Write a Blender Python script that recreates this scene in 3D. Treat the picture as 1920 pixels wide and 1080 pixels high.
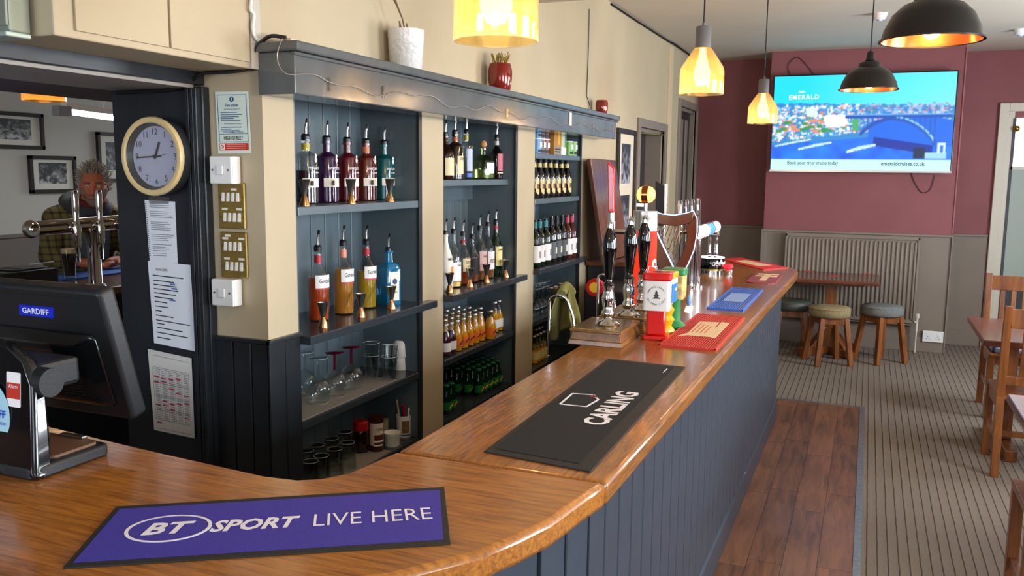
import bpy, bmesh, math, random
import numpy as np
from mathutils import Vector, Matrix
PI=math.pi; R=math.radians
rng=random.Random(7)
for o in list(bpy.data.objects): bpy.data.objects.remove(o)
S=bpy.context.scene; COL=S.collection
# ---------------------------------------------------------------- camera (image taken as 1920x1080)
F=1620.; PITCH=math.atan(218/F); ROLL=.0108; YAW=math.atan2(670,1634.6); CH=1.65
FW=np.array([-math.sin(YAW)*math.cos(PITCH),math.cos(YAW)*math.cos(PITCH),-math.sin(PITCH)])
_rt=np.array([math.cos(YAW),math.sin(YAW),0.]); _up=np.cross(_rt,FW)
RT=_rt*math.cos(ROLL)+_up*math.sin(ROLL); UP=_up*math.cos(ROLL)-_rt*math.sin(ROLL)
def ray(x,y): return FW+RT*(x-960)/F+UP*(540-y)/F
def onz(x,y,z): d=ray(x,y); return Vector(d*((z-CH)/d[2]))+Vector((0,0,CH))
def onx(x,y,X): d=ray(x,y); return Vector(d*(X/d[0]))+Vector((0,0,CH))
def ony(x,y,Y): d=ray(x,y); return Vector(d*(Y/d[1]))+Vector((0,0,CH))
def mpp(p): return float(np.dot(np.array(p)-np.array([0,0,CH]),FW))/F      # metres per photo pixel at p
cam=bpy.data.objects.new('camera',bpy.data.cameras.new('camera')); COL.objects.link(cam)
cam.matrix_world=Matrix(((RT[0],UP[0],-FW[0],0),(RT[1],UP[1],-FW[1],0),(RT[2],UP[2],-FW[2],CH),(0,0,0,1)))
cam.data.sensor_width=36; cam.data.lens=F/1920*36; cam.data.clip_start=.05; S.camera=cam
# ---------------------------------------------------------------- world, daylight, exposure
S.view_settings.view_transform='Standard'; S.view_settings.look='None'
S.view_settings.gamma=1; S.view_settings.use_curve_mapping=False; S.view_settings.exposure=0.0
W=bpy.data.worlds.new('sky'); S.world=W; W.use_nodes=True
W.node_tree.nodes['Background'].inputs[0].default_value=(.75,.87,1,1); W.node_tree.nodes['Background'].inputs[1].default_value=3.0
def area(name,loc,rot,sx,sy,power,col=(.86,.93,1)):
    l=bpy.data.lights.new(name,'AREA'); l.shape='RECTANGLE'; l.size=sx; l.size_y=sy; l.energy=power; l.color=col
    o=bpy.data.objects.new(name,l); COL.objects.link(o); o.location=loc; o.rotation_euler=rot; return o
# daylight standing in the window openings of the street side (right; the nearest one is unseen, added to light the bar) and of the front wall (behind the camera)
for y,pw in ((.2,130),(3.2,190),(6.4,200)): area('window_daylight',(2.92,y,1.65),(0,R(90),0),1.25,1.5,pw)
area('window_daylight',(.9,-2.32,1.65),(R(90),0,0),1.9,1.25,16)
area('window_daylight',(-2.3,-2.32,1.65),(R(90),0,0),1.5,1.25,60,(.74,.86,1))
area('window_daylight',(-4.6,8.9,1.8),(R(-90),0,0),1.4,1.2,40)
# ---------------------------------------------------------------- materials
def lin(c):
    if isinstance(c,str): c=[int(c[i:i+2],16)/255 for i in (0,2,4)]
    return tuple(x/12.92 if x<=.04045 else ((x+.055)/1.055)**2.4 for x in c)+(1,)
MATS={}
def mat(name,col='808080',rough=.5,metal=0,noise=0,nscale=20,bump=0,bscale=60,trans=0,emis=0,ecol=None,coat=0,ior=1.45,alpha=1,stretch=None,spec=.5):
    if name in MATS: return MATS[name]
    m=bpy.data.materials.new(name); m.use_nodes=True; nt=m.node_tree; b=nt.nodes['Principled BSDF']
    c=lin(col); I=b.inputs
    I['Base Color'].default_value=c; I['Roughness'].default_value=rough; I['Metallic'].default_value=metal
    I['Transmission Weight'].default_value=trans; I['IOR'].default_value=ior; I['Coat Weight'].default_value=coat
    I['Alpha'].default_value=alpha; I['Specular IOR Level'].default_value=spec
    if emis: I['Emission Color'].default_value=lin(ecol or col); I['Emission Strength'].default_value=emis
    if noise or bump:
        tc=nt.nodes.new('ShaderNodeTexCoord'); mp=nt.nodes.new('ShaderNodeMapping'); nt.links.new(tc.outputs['Object'],mp.inputs[0])
        if stretch: mp.inputs['Scale'].default_value=stretch
    if noise:
        n=nt.nodes.new('ShaderNodeTexNoise'); n.inputs['Scale'].default_value=nscale; n.inputs['Detail'].default_value=5
        nt.links.new(mp.outputs[0],n.inputs['Vector'])
        rp=nt.nodes.new('ShaderNodeValToRGB'); rp.color_ramp.elements[0].position=.3; rp.color_ramp.elements[1].position=.7
        rp.color_ramp.elements[0].color=tuple(max(0,x*(1-noise)) for x in c[:3])+(1,); rp.color_ramp.elements[1].color=tuple(min(1,x*(1+noise)) for x in c[:3])+(1,)
        nt.links.new(n.outputs[0],rp.inputs[0]); nt.links.new(rp.outputs[0],I['Base Color'])
    if bump:
        n=nt.nodes.new('ShaderNodeTexNoise'); n.inputs['Scale'].default_value=bscale; n.inputs['Detail'].default_value=3
        nt.links.new(mp.outputs[0],n.inputs['Vector'])
        bp=nt.nodes.new('ShaderNodeBump'); bp.inputs['Strength'].default_value=bump; bp.inputs['Distance'].default_value=.004
        nt.links.new(n.outputs[0],bp.inputs['Height']); nt.links.new(bp.outputs[0],I['Normal'])
    MATS[name]=m; return m
def glass(name,col='ffffff',gloss=.12):
    if name in MATS: return MATS[name]
    m=bpy.data.materials.new(name); m.use_nodes=True; nt=m.node_tree; nt.nodes.clear()
    t=nt.nodes.new('ShaderNodeBsdfTransparent'); t.inputs[0].default_value=lin(col)
    g=nt.nodes.new('ShaderNodeBsdfGlossy'); g.inputs['Roughness'].default_value=.1
    l0=nt.nodes.new('ShaderNodeLayerWeight'); l0.inputs[0].default_value=.5; lw=nt.nodes.new('ShaderNodeMath'); lw.operation='POWER'; lw.inputs[1].default_value=3; nt.links.new(l0.outputs['Facing'],lw.inputs[0])
    ad=nt.nodes.new('ShaderNodeMath'); ad.operation='MULTIPLY_ADD'; ad.inputs[1].default_value=.9; ad.inputs[2].default_value=.02+gloss*.3
    x=nt.nodes.new('ShaderNodeMixShader'); o=nt.nodes.new('ShaderNodeOutputMaterial')
    nt.links.new(lw.outputs[0],ad.inputs[0]); nt.links.new(ad.outputs[0],x.inputs[0]); nt.links.new(t.outputs[0],x.inputs[1]); nt.links.new(g.outputs[0],x.inputs[2]); nt.links.new(x.outputs[0],o.inputs[0])
    MATS[name]=m; return m
def amber(name,col):
    m=glass(name,col,.25); nt=m.node_tree; mx=[n for n in nt.nodes if n.type=='MIX_SHADER'][0]; out=[n for n in nt.nodes if n.type=='OUTPUT_MATERIAL'][0]
    tl=nt.nodes.new('ShaderNodeBsdfTranslucent'); tl.inputs[0].default_value=lin(col); m2=nt.nodes.new('ShaderNodeMixShader'); m2.inputs[0].default_value=.1
    nt.links.new(mx.outputs[0],m2.inputs[1]); nt.links.new(tl.outputs[0],m2.inputs[2]); nt.links.new(m2.outputs[0],out.inputs[0]); return m
def wood(name,c1,c2,axis=1,scale=9,rough=.35,coat=0,stretch=14,rnd=False,bump=.08):
    if name in MATS: return MATS[name]
    m=bpy.data.materials.new(name); m.use_nodes=True; nt=m.node_tree; b=nt.nodes['Principled BSDF']; N=nt.nodes.new; L=nt.links.new
    tc=N('ShaderNodeTexCoord'); mp=N('ShaderNodeMapping'); L(tc.outputs['Object'],mp.inputs[0])
    sc=[stretch]*3; sc[axis]=1.0; mp.inputs['Scale'].default_value=sc
    n=N('ShaderNodeTexNoise'); n.inputs['Scale'].default_value=scale*.35; n.inputs['Detail'].default_value=8; n.inputs['Roughness'].default_value=.65; n.inputs['Distortion'].default_value=.4
    L(mp.outputs[0],n.inputs['Vector'])
    n2=N('ShaderNodeTexNoise'); n2.inputs['Scale'].default_value=2.2; L(tc.outputs['Object'],n2.inputs['Vector'])
    mx=N('ShaderNodeMath'); mx.operation='MULTIPLY_ADD'; mx.inputs[1].default_value=.35; L(n2.outputs[0],mx.inputs[0])
    ad=N('ShaderNodeMath'); ad.operation='SUBTRACT'; ad.inputs[1].default_value=.17; L(n.outputs[0],ad.inputs[0]); L(ad.outputs[0],mx.inputs[2])
    src=mx
    if rnd:
        oi=N('ShaderNodeObjectInfo'); rr=N('ShaderNodeMath'); rr.operation='MULTIPLY_ADD'; rr.inputs[1].default_value=.12; L(oi.outputs['Random'],rr.inputs[0]); 
        sb=N('ShaderNodeMath'); sb.operation='SUBTRACT'; sb.inputs[1].default_value=.06; L(mx.outputs[0],sb.inputs[0]); L(sb.outputs[0],rr.inputs[2]); src=rr
        cb=N('ShaderNodeCombineXYZ'); m9=N('ShaderNodeMath'); m9.operation='MULTIPLY'; m9.inputs[1].default_value=37.; L(oi.outputs['Random'],m9.inputs[0]); L(m9.outputs[0],cb.inputs[0]); L(m9.outputs[0],cb.inputs[1]); L(cb.outputs[0],mp.inputs['Location'])
    rp=N('ShaderNodeValToRGB'); e=rp.color_ramp.elements; e[0].position=.33; e[1].position=.66; e[0].color=lin(c1); e[1].color=lin(c2)
    L(src.outputs[0],rp.inputs[0]); L(rp.outputs[0],b.inputs['Base Color']); b.inputs['Roughness'].default_value=rough; b.inputs['Coat Weight'].default_value=coat; b.inputs['Coat Roughness'].default_value=.12
    if bump:
        bp=N('ShaderNodeBump'); bp.inputs['Strength'].default_value=bump; bp.inputs['Distance'].default_value=.003; L(n.outputs[0],bp.inputs['Height']); L(bp.outputs[0],b.inputs['Normal'])
    MATS[name]=m; return m
def colmat(name,emis=0,rough=.5):
    if name in MATS: return MATS[name]
    m=bpy.data.materials.new(name); m.use_nodes=True; nt=m.node_tree; b=nt.nodes['Principled BSDF']
    a=nt.nodes.new('ShaderNodeAttribute'); a.attribute_name='Col'; b.inputs['Roughness'].default_value=rough
    if emis: nt.links.new(a.outputs[0],b.inputs['Emission Color']); b.inputs['Emission Strength'].default_value=emis; b.inputs['Base Color'].default_value=(.01,.01,.01,1)
    else: nt.links.new(a.outputs[0],b.inputs['Base Color'])
    MATS[name]=m; return m
# ---------------------------------------------------------------- mesh helpers
class MB:
    def __init__(s): s.v=[]; s.f=[]
    def add(s,v,f):
        n=len(s.v); s.v+=[tuple(p) for p in v]; s.f+=[tuple(i+n for i in q) for q in f]; return s
    def box(s,x0,x1,y0,y1,z0,z1):
        return s.add([(x,y,z) for z in (z0,z1) for y in (y0,y1) for x in (x0,x1)],[(0,2,3,1),(4,5,7,6),(0,1,5,4),(2,6,7,3),(0,4,6,2),(1,3,7,5)])
    def hexa(s,b,t):                       # bottom quad (ccw from above) and top quad
        return s.add(list(b)+list(t),[(3,2,1,0),(4,5,6,7)]+[(i,(i+1)%4,(i+1)%4+4,i+4) for i in range(4)])
    def bar(s,p,q,w,d=None,up=(0,0,1)):    # square bar between two points
        p=Vector(p); q=Vector(q); d=d or w; a=(q-p).normalized(); u=Vector(up)
        if abs(a.dot(u))>.95: u=Vector((0,1,0))
        r=a.cross(u).normalized(); u=r.cross(a).normalized()
        c=[(r*sx*w/2+u*sy*d/2) for sx,sy in ((-1,-1),(1,-1),(1,1),(-1,1))]
        return s.add([p+k for k in c]+[q+k for k in c],[(0,1,2,3),(7,6,5,4)]+[(i,i+4,(i+1)%4+4,(i+1)%4) for i in range(4)])
    def prism(s,poly,z0,z1):
        n=len(poly)
        return s.add([(x,y,z0) for x,y in poly]+[(x,y,z1) for x,y in poly],[tuple(range(n-1,-1,-1)),tuple(range(n,2*n))]+[(i,(i+1)%n,(i+1)%n+n,i+n) for i in range(n)])
    def lathe(s,prof,seg=16,c=(0,0,0),M=None,cap=True):
        n0=[];vs=[];fs=[]
        for r,z in prof:
            if r<1e-6: n0.append([len(vs)]); vs.append((0,0,z))
            else:
                n0.append(list(range(len(vs),len(vs)+seg))); vs+=[(r*math.cos(2*PI*i/seg),r*math.sin(2*PI*i/seg),z) for i in range(seg)]
        for a,b in zip(n0,n0[1:]):
            if len(a)==1 and len(b)==1: continue
            for i in range(seg):
                j=(i+1)%seg
                if len(a)==1: fs.append((a[0],b[j],b[i]))
                elif len(b)==1: fs.append((a[i],a[j],b[0]))
                else: fs.append((a[i],a[j],b[j],b[i]))
        if cap:
            if len(n0[0])>1: fs.append(tuple(reversed(n0[0])))
            if len(n0[-1])>1: fs.append(tuple(n0[-1]))
        T=Matrix.Translation(c)@(M or Matrix())
        return s.add([T@Vector(p) for p in vs],fs)
    def cyl(s,p,q,r,seg=12,r2=None):
        p=Vector(p); q=Vector(q); M=(q-p).to_track_quat('Z','Y').to_matrix().to_4x4(); L=(q-p).length
        return s.lathe([(r,0),(r if r2 is None else r2,L)],seg,p,M)
    def ball(s,c,r,seg=12,sc=(1,1,1)):
        n=max(4,seg//2); return s.lathe([(max(0,r*math.sin(PI*i/n)) if 0<i<n else 0,-r*math.cos(PI*i/n)) for i in range(n+1)],seg,c,Matrix.Diagonal((*sc,1)))
    def tube(s,pts,r,seg=8,closed=False):
        P=[Vector(p) for p in pts]; n=len(P); vs=[];fs=[]; u=None
        for i,p in enumerate(P):
            a=P[(i+1)%n] if (closed or i<n-1) else p; b=P[i-1] if (closed or i>0) else p
            t=(a-b).normalized()
            if u is None: u=t.orthogonal().normalized()
            u=(u-t*u.dot(t)).normalized(); w=t.cross(u); rr=r[i] if isinstance(r,(list,tuple)) else r
            vs+=[p+(u*math.cos(2*PI*k/seg)+w*math.sin(2*PI*k/seg))*rr for k in range(seg)]
        for i in range(n if closed else n-1):
            for k in range(seg):
                a=i*seg+k; b=i*seg+(k+1)%seg; c=((i+1)%n)*seg+k; d=((i+1)%n)*seg+(k+1)%seg; fs.append((a,b,d,c))
        if not closed: fs+= [tuple(reversed(range(seg))),tuple(range((n-1)*seg,n*seg))]
        return s.add(vs,fs)
    def arc(s,r,z0,z1,a0,a1,seg=8,th=.0006,c=(0,0)):       # curved label patch
        vs=[];fs=[]
        for i in range(seg+1):
            a=a0+(a1-a0)*i/seg
            for rr in (r,r+th):
                for z in (z0,z1): vs.append((c[0]+rr*math.cos(a),c[1]+rr*math.sin(a),z))
        for i in range(seg):
            k=i*4; fs+=[(k+2,k+6,k+7,k+3),(k,k+1,k+5,k+4),(k+1,k+3,k+7,k+5),(k,k+4,k+6,k+2)]
        fs+=[(0,2,3,1),(seg*4,seg*4+1,seg*4+3,seg*4+2)]
        return s.add(vs,fs)
    def build(s,name,m,parent=None,smooth=30,bevel=0,loc=None,rot=None,kind=None):
        me=bpy.data.meshes.new(name); me.from_pydata(s.v,[],s.f)
        bm=bmesh.new(); bm.from_mesh(me); bmesh.ops.recalc_face_normals(bm,faces=bm.faces); bm.to_mesh(me); bm.free(); me.update()
        o=bpy.data.objects.new(name,me); COL.objects.link(o)
        if m: me.materials.append(m)
        if smooth: me.polygons.foreach_set('use_smooth',[True]*len(me.polygons)); me.set_sharp_from_angle(angle=R(smooth))
        if bevel:
            b=o.modifiers.new('bevel','BEVEL'); b.width=bevel; b.segments=2; b.limit_method='ANGLE'
        if parent: o.parent=parent
        if loc is not None: o.location=loc
        if rot is not None: o.rotation_euler=rot
        if kind: o['kind']=kind
        return o
def tag(o,label,cat,group=None,kind=None):
    o['label']=label; o['category']=cat
    if group: o['group']=group
    if kind: o['kind']=kind
    return o
def thing(name,label,cat,loc=(0,0,0),rz=0,group=None):
    o=bpy.data.objects.new(name,None); COL.objects.link(o); o.empty_display_size=.05
    o.location=loc; o.rotation_euler=(0,0,rz); return tag(o,label,cat,group)
def struct(o,label=None,cat=None):
    o['kind']='structure'
    if label: o['label']=label
    if cat: o['category']=cat
    return o
def dup(root,loc=None,rz=None,label=None,group=None):
    r=root.copy(); COL.objects.link(r)
    if loc is not None: r.location=loc
    if rz is not None: r.rotation_euler=(0,0,rz)
    if label: r['label']=label
    if group: r['group']=group
    def rec(a,b):
        for ch in list(a.children):
            if ch==b: continue
            c=ch.copy(); COL.objects.link(c); c.parent=b; rec(ch,c)
    rec(root,r); return r
def textmesh(s,w=None,h=None,ext=.0004,shear=0,bold=0,align='CENTER',sp=1,lsp=1):
    cu=bpy.data.curves.new('t','FONT'); cu.body=s; cu.size=1; cu.align_x=align; cu.align_y='CENTER'; cu.shear=shear; cu.offset=bold; cu.space_character=sp; cu.space_line=lsp; cu.resolution_u=2
    ob=bpy.data.objects.new('t',cu); COL.objects.link(ob)
    me=bpy.data.meshes.new_from_object(ob); bpy.data.objects.remove(ob); bpy.data.curves.remove(cu)
    n=len(me.vertices); co=np.empty(n*3,'f'); me.vertices.foreach_get('co',co); co=co.reshape(-1,3)
    lo=co.min(0); hi=co.max(0); sx=sy=1
    if w: sx=w/(hi[0]-lo[0]); sy=sx
    if h: sy=h/(hi[1]-lo[1]); sx=sx if w else sy
    co[:,0]=(co[:,0]-(lo[0]+hi[0])/2)*sx; co[:,1]=(co[:,1]-(lo[1]+hi[1])/2)*sy; co[:,2]=ext
    me.vertices.foreach_set('co',co.ravel()); me.update(); return me
def text(name,s,m,parent=None,loc=(0,0,0),rot=(0,0,0),cyl=None,**k):
    me=textmesh(s,**k)
    if cyl:                              # bend: x runs round a vertical cylinder of radius cyl, centred on +X, y becomes z
        for v in me.vertices: a=v.co.x/cyl; z=v.co.y; v.co=((cyl+.0009)*math.cos(a),(cyl+.0009)*math.sin(a),z)
    o=bpy.data.objects.new(name,me); COL.objects.link(o); me.materials.append(m)
    if parent: o.parent=parent
    o.location=loc; o.rotation_euler=rot; return o
def paint(name,w,h,img,m,parent=None,loc=(0,0,0),rot=(0,0,0)):      # flat print: img[row from bottom, col] linear rgb on a w x h sheet in local XY
    ny,nx=img.shape[:2]
    xs=np.linspace(-w/2,w/2,nx); ys=np.linspace(-h/2,h/2,ny)
    v=np.zeros((ny,nx,3)); v[...,0]=xs[None]; v[...,1]=ys[:,None]
    idx=np.arange(nx*ny).reshape(ny,nx); f=np.stack([idx[:-1,:-1],idx[:-1,1:],idx[1:,1:],idx[1:,:-1]],-1).reshape(-1,4)
    me=bpy.data.meshes.new(name); me.from_pydata(v.reshape(-1,3).tolist(),[],f.tolist())
    a=me.color_attributes.new('Col','FLOAT_COLOR','POINT'); c=np.ones((ny*nx,4),'f'); c[:,:3]=img.reshape(-1,3); a.data.foreach_set('color',c.ravel())
    o=bpy.data.objects.new(name,me); COL.objects.link(o); me.materials.append(m)
    if parent: o.parent=parent
    o.location=loc; o.rotation_euler=rot; return o
def smoothnoise(ny,nx,cell,seed):
    r=np.random.RandomState(seed); g=r.rand(ny//cell+3,nx//cell+3); y=np.arange(ny)/cell; x=np.arange(nx)/cell
    yi=y.astype(int); xi=x.astype(int); fy=(y-yi)[:,None]; fx=(x-xi)[None]
    a=g[np.ix_(yi,xi)]; b=g[np.ix_(yi,xi+1)]; c=g[np.ix_(yi+1,xi)]; d=g[np.ix_(yi+1,xi+1)]
    return (a*(1-fx)+b*fx)*(1-fy)+(c*(1-fx)+d*fx)*fy
def rrect(x0,x1,y0,y1,r,n=4):
    o=[]
    for cx,cy,a in ((x1-r,y0+r,-90),(x1-r,y1-r,0),(x0+r,y1-r,90),(x0+r,y0+r,180)):
        o+=[(cx+r*math.cos(R(a+90*i/n)),cy+r*math.sin(R(a+90*i/n))) for i in range(n+1)]
    return o
def bulb_light(loc,power,col=(1,.66,.32),r=.03):
    l=bpy.data.lights.new('lamp_light','POINT'); l.energy=power; l.color=col; l.shadow_soft_size=r
    o=bpy.data.objects.new('lamp_light',l); COL.objects.link(o); o.location=loc; return o
def curve(P,n=6):
    P=[Vector(p) for p in P]; Q=[P[0]*2-P[1]]+P+[P[-1]*2-P[-2]]; o=[]
    for i in range(1,len(Q)-2):
        for k in range(n):
            t=k/n; a,b,c,d=Q[i-1:i+3]; o.append(.5*((2*b)+(c-a)*t+(2*a-5*b+4*c-d)*t*t+(3*b-a-3*c+d)*t**3))
    return o+[P[-1]]
ORD=('first','second','third','fourth','fifth','sixth','seventh','eighth')
RX90=(R(90),0,0); FACE_X=(R(90),0,R(90)); FACE_Y=(R(90),0,0)     # print standing up: facing +X, facing -Y
# ================================================================ the room
CREAM=mat('cream_paint','b3a487',.55,noise=.05,nscale=3,bump=.1,bscale=30)
CEIL=mat('ceiling_paint','c9c1b1',.7,noise=.03,nscale=2)
BLACKP=mat('black_gloss_paint','23272c',.3,bump=.12,bscale=25,noise=.15,nscale=6)
NAVY=mat('dark_blue_grey_paint','353e4a',.33,bump=.1,bscale=30,noise=.12,nscale=5)
MAROON=mat('maroon_paint','864c50',.6,noise=.06,nscale=3)
TAUPE=mat('taupe_paint','7f7368',.5,noise=.05,nscale=4)
OFFW=mat('offwhite_gloss','cfcabb',.35)
GREYW=mat('grey_white_paint','b9b5ab',.6)
DARKBR=mat('dark_brown_paint','4c4038',.6)
STEEL=mat('brushed_steel','b8b6b0',.3,1)
CHROME=mat('chrome','dcdcdc',.08,1)
BRASS=mat('brass','b08d45',.28,1)
WHITEPL=mat('white_plastic','e6e6e4',.35)
BLKPL=mat('black_plastic','15161a',.3)
# --- floor
def carpet():
    m=bpy.data.materials.new('striped_carpet'); m.use_nodes=True; nt=m.node_tree; b=nt.nodes['Principled BSDF']; N=nt.nodes.new; L=nt.links.new
    tc=N('ShaderNodeTexCoord'); sx=N('ShaderNodeSeparateXYZ'); L(tc.outputs['Object'],sx.inputs[0])
    n=N('ShaderNodeTexNoise'); n.inputs['Scale'].default_value=9; L(tc.outputs['Object'],n.inputs['Vector'])
    w=N('ShaderNodeMath'); w.operation='MULTIPLY_ADD'; w.inputs[1].default_value=.006; L(n.outputs[0],w.inputs[0]); L(sx.outputs[0],w.inputs[2])
    d=N('ShaderNodeMath'); d.operation='DIVIDE'; d.inputs[1].default_value=.043; L(w.outputs[0],d.inputs[0])
    fr=N('ShaderNodeMath'); fr.operation='FRACT'; L(d.outputs[0],fr.inputs[0])
    rp=N('ShaderNodeValToRGB'); e=rp.color_ramp.elements; e[0].position=.0; e[0].color=lin('4a4139'); e[1].position=.13; e[1].color=lin('918579'); k=e.new(.07); k.color=lin('544a40'); k=e.new(.95); k.color=lin('8c8075'); k=e.new(.995); k.color=lin('4a4139')
    L(fr.outputs[0],rp.inputs[0])
    n2=N('ShaderNodeTexNoise'); n2.inputs['Scale'].default_value=260; n2.inputs['Detail'].default_value=2; L(tc.outputs['Object'],n2.inputs['Vector'])
    mx=N('ShaderNodeMix'); mx.data_type='RGBA'; mx.blend_type='MULTIPLY'; mx.inputs[0].default_value=.55; L(rp.outputs[0],mx.inputs[6])
    r2=N('ShaderNodeValToRGB'); r2.color_ramp.elements[0].position=.35; r2.color_ramp.elements[1].position=.65; r2.color_ramp.elements[0].color=(.35,.35,.35,1); L(n2.outputs[0],r2.inputs[0]); L(r2.outputs[0],mx.inputs[7])
    L(mx.outputs[2],b.inputs['Base Color']); b.inputs['Roughness'].default_value=.95; b.inputs['Specular IOR Level'].default_value=.15
    bp=N('ShaderNodeBump'); bp.inputs['Strength'].default_value=.5; bp.inputs['Distance'].default_value=.004; L(n2.outputs[0],bp.inputs['Height']); L(bp.outputs[0],b.inputs['Normal'])
    return m
struct(MB().box(-6.1,2.95,-2.5,9.6,-.1,0).build('floor',carpet(),smooth=0),'grey-brown carpet with thin dark stripes','floor')
# wood-look strip along the bar: planks
wf=MB().box(-1.0,.03,-2.3,6.5,0,.004).build('floor_wood_strip',mat('plank_joint','2a1a12',.6),smooth=0); struct(wf,'wood plank floor strip along the foot of the bar','floor')
PLK=wood('floor_plank_wood','56351f','8f5d3d',1,8,.42,.15,9,True,.1)
pm=None
for c in range(4):
    y=6.5-rng.uniform(0,.5)-.0; x0=-.53+c*.14
    ys=[6.498]; 
    while y>-2: ys.append(y); y-=.92
    for a,b in zip(ys,ys[1:]):
        MB().box(0,.1385,-(a-b)/2+.001,(a-b)/2-.001,0,.003).build('plank',PLK,wf,0,loc=(x0,(a+b)/2,.004))
ALU=mat('aluminium_trim','a9a9a6',.35,.9,noise=.15,nscale=40)
t=MB().box(.03,.062,-2.3,6.53,0,.009).box(-.53,.03,6.498,6.53,0,.009).build('trim_1',ALU,smooth=0); struct(t,'metal edging strip between planks and carpet','trim')
# --- ceilings
struct(MB().box(-6.1,2.95,3.9,9.6,2.83,2.95).build('ceiling',CEIL,smooth=0),'cream plaster ceiling over the far end of the pub','ceiling')
struct(MB().box(-2.33,2.95,-2.5,3.9,2.43,2.95).box(-6.1,-2.33,-2.5,3.9,2.7,2.95).build('ceiling_near',CEIL,smooth=0),'lower cream ceiling over the near end of the bar','ceiling')
# --- left dividing wall with the three back-bar niches, running along the bar
NI=((2.377,3.24),(3.452,4.312),(4.587,5.426)); XW=-1.75; XB=-2.03; NT=1.93
w=MB()
for a,b,z in ((2.22,6.93,NT),(6.93,7.85,2.02),(7.85,8.5,NT),(8.5,9.36,2.3),(9.36,9.45,NT)): w.box(-2.33,XW,a,b,z,2.83)
w.box(-2.33,XB-.012,2.22,5.5,0,NT)
for a,b in ((2.22,NI[0][0]),(NI[0][1],NI[1][0]),(NI[1][1],NI[2][0]),(NI[2][1],6.93),(7.85,8.5),(9.36,9.45)): w.box(XB-.012 if b<5 else -2.33,XW,a,b,0,NT)
w.box(-2.33,-2.2,6.9,9.45,0,2.4)
WL=w.build('wall_left',CREAM,smooth=0); struct(WL,'cream painted dividing wall behind the bar','wall')
# old plaster join / boxed pipe strip on the wall
MB().box(XW,XW+.012,7.92,8.1,0,2.8).build('plaster_strip',mat('bare_plaster','c2ad8c',.8),WL,0)
# black end panel, cable trim and dado boards of the wall end
MB().box(-2.335,-1.955,2.19,2.225,0,1.905).build('end_panel',BLACKP,WL,0,.003)
for i,x in enumerate((-2.005,-1.985,-1.968)): MB().box(x-.008,x+.006,2.175-.004*i,2.2,0,1.9).build('cable_trim',BLACKP,WL,0,.002)
def boards(parent,p,q,z0,z1,n,m,th=.012,gap=.004,name='plank'):   # n upright boards from p to q, proud on the left side of p->q reversed
    p=Vector((*p,0)); q=Vector((*q,0)); d=(q-p)/n; nn=Vector((d.y,-d.x,0)).normalized(); L=d.length
    me=None
    for i in range(n):
        if me is None:
            o=MB().hexa([(0,0,z0),(L-gap,0,z0),(L-gap,th,z0),(0,th,z0)],[(0,0,z1),(L-gap,0,z1),(L-gap,th,z1),(0,th,z1)]).build(name,m,parent,0,.0025); me=o.data
        else:
            o=bpy.data.objects.new(name,me); COL.objects.link(o); o.parent=parent; b=o.modifiers.new('bevel','BEVEL'); b.width=.0025; b.segments=1
        o.location=p+d*i+nn*th; o.rotation_euler=(0,0,math.atan2(d.y,d.x))
boards(WL,(-1.955,2.22),(XW+.012,2.22),0,1.095,3,BLACKP)
boards(WL,(XW,2.208),(XW,2.377),0,1.095,2,BLACKP)
MB().box(-1.957,XW+.016,2.203,2.222,1.095,1.108).box(XW,XW+.018,2.203,2.377,1.095,1.108).build('dado_cap',BLACKP,WL,0,.002)
# bulkhead with cupboard doors over the servery opening
w=MB().box(-1.97,XW-.004,1.49,2.22,1.95,2.7).box(-2.0,-1.97,1.0,2.22,1.97,2.7)
BH=w.build('wall_bulkhead',CREAM,smooth=0,bevel=.004); struct(BH,'cream boxed bulkhead over the servery opening','wall')
for a,b in ((1.545,1.838),(1.846,2.165)): MB().box(XW-.004,XW+.004,a,b,1.968,2.43).build('cupboard_door',CREAM,BH,0,.0015)
MB().box(XW-.03,XW+.006,2.17,2.215,1.95,2.43).build('corner_post',GREYW,BH,0,.002)
MB().box(-1.97,-1.86,1.482,1.49,1.955,2.43).build('end_batten',OFFW,BH,0,.002)
BM=MB().box(-2.33,-1.97,.6,2.22,1.91,2.7).build('trim_2',BLACKP,smooth=0,bevel=.004); struct(BM,'black painted beam over the servery opening','beam')
MB().box(-2.325,-1.985,.6,2.185,1.9,1.91).build('soffit_panel',mat('pale_soffit','98928a',.5,noise=.15,nscale=4),BM,0)
t=MB().box(-2.72,-2.33,.4,6.6,1.9,2.83).build('trim_3',DARKBR,smooth=0); struct(t,'brown boxed soffit of the other bar room','beam')
# --- far wall: recess, chimney breast with the television, right part
BW=MB().box(-1.9,2.95,9.45,9.6,0,2.83).build('wall_back',MAROON,smooth=0); struct(BW,'maroon far wall','wall')
CB=MB().box(-.96,.73,8.94,9.45,0,2.83).build('wall_chimney_breast',MAROON,smooth=0,bevel=.004); struct(CB,'maroon chimney breast','wall')
def dado(parent,x0,x1,y,top):
    MB().box(x0,x1,y-.012,y,.14,top).build('dado_panel',TAUPE,parent,0)
    MB().box(x0,x1,y-.03,y,top,top+.022).build('dado_rail',TAUPE,parent,0,.004)
    MB().box(x0,x1,y-.024,y,0,.14).build('skirting_board',TAUPE,parent,0,.004)
dado(CB,-.965,.735,8.94,1.09)
MB().box(-.972,-.96,8.91,9.45,0,1.112).build('dado_panel',TAUPE,CB,0); MB().box(.73,.742,8.91,9.45,0,1.112).build('dado_panel',TAUPE,CB,0)
MB().box(-.972,-.925,8.922,8.93,0,1.09).build('dado_stile',TAUPE,CB,0,.002)
dado(BW,-1.74,-.97,9.45,1.09); dado(BW,.74,1.08,9.45,1.075)
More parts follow.
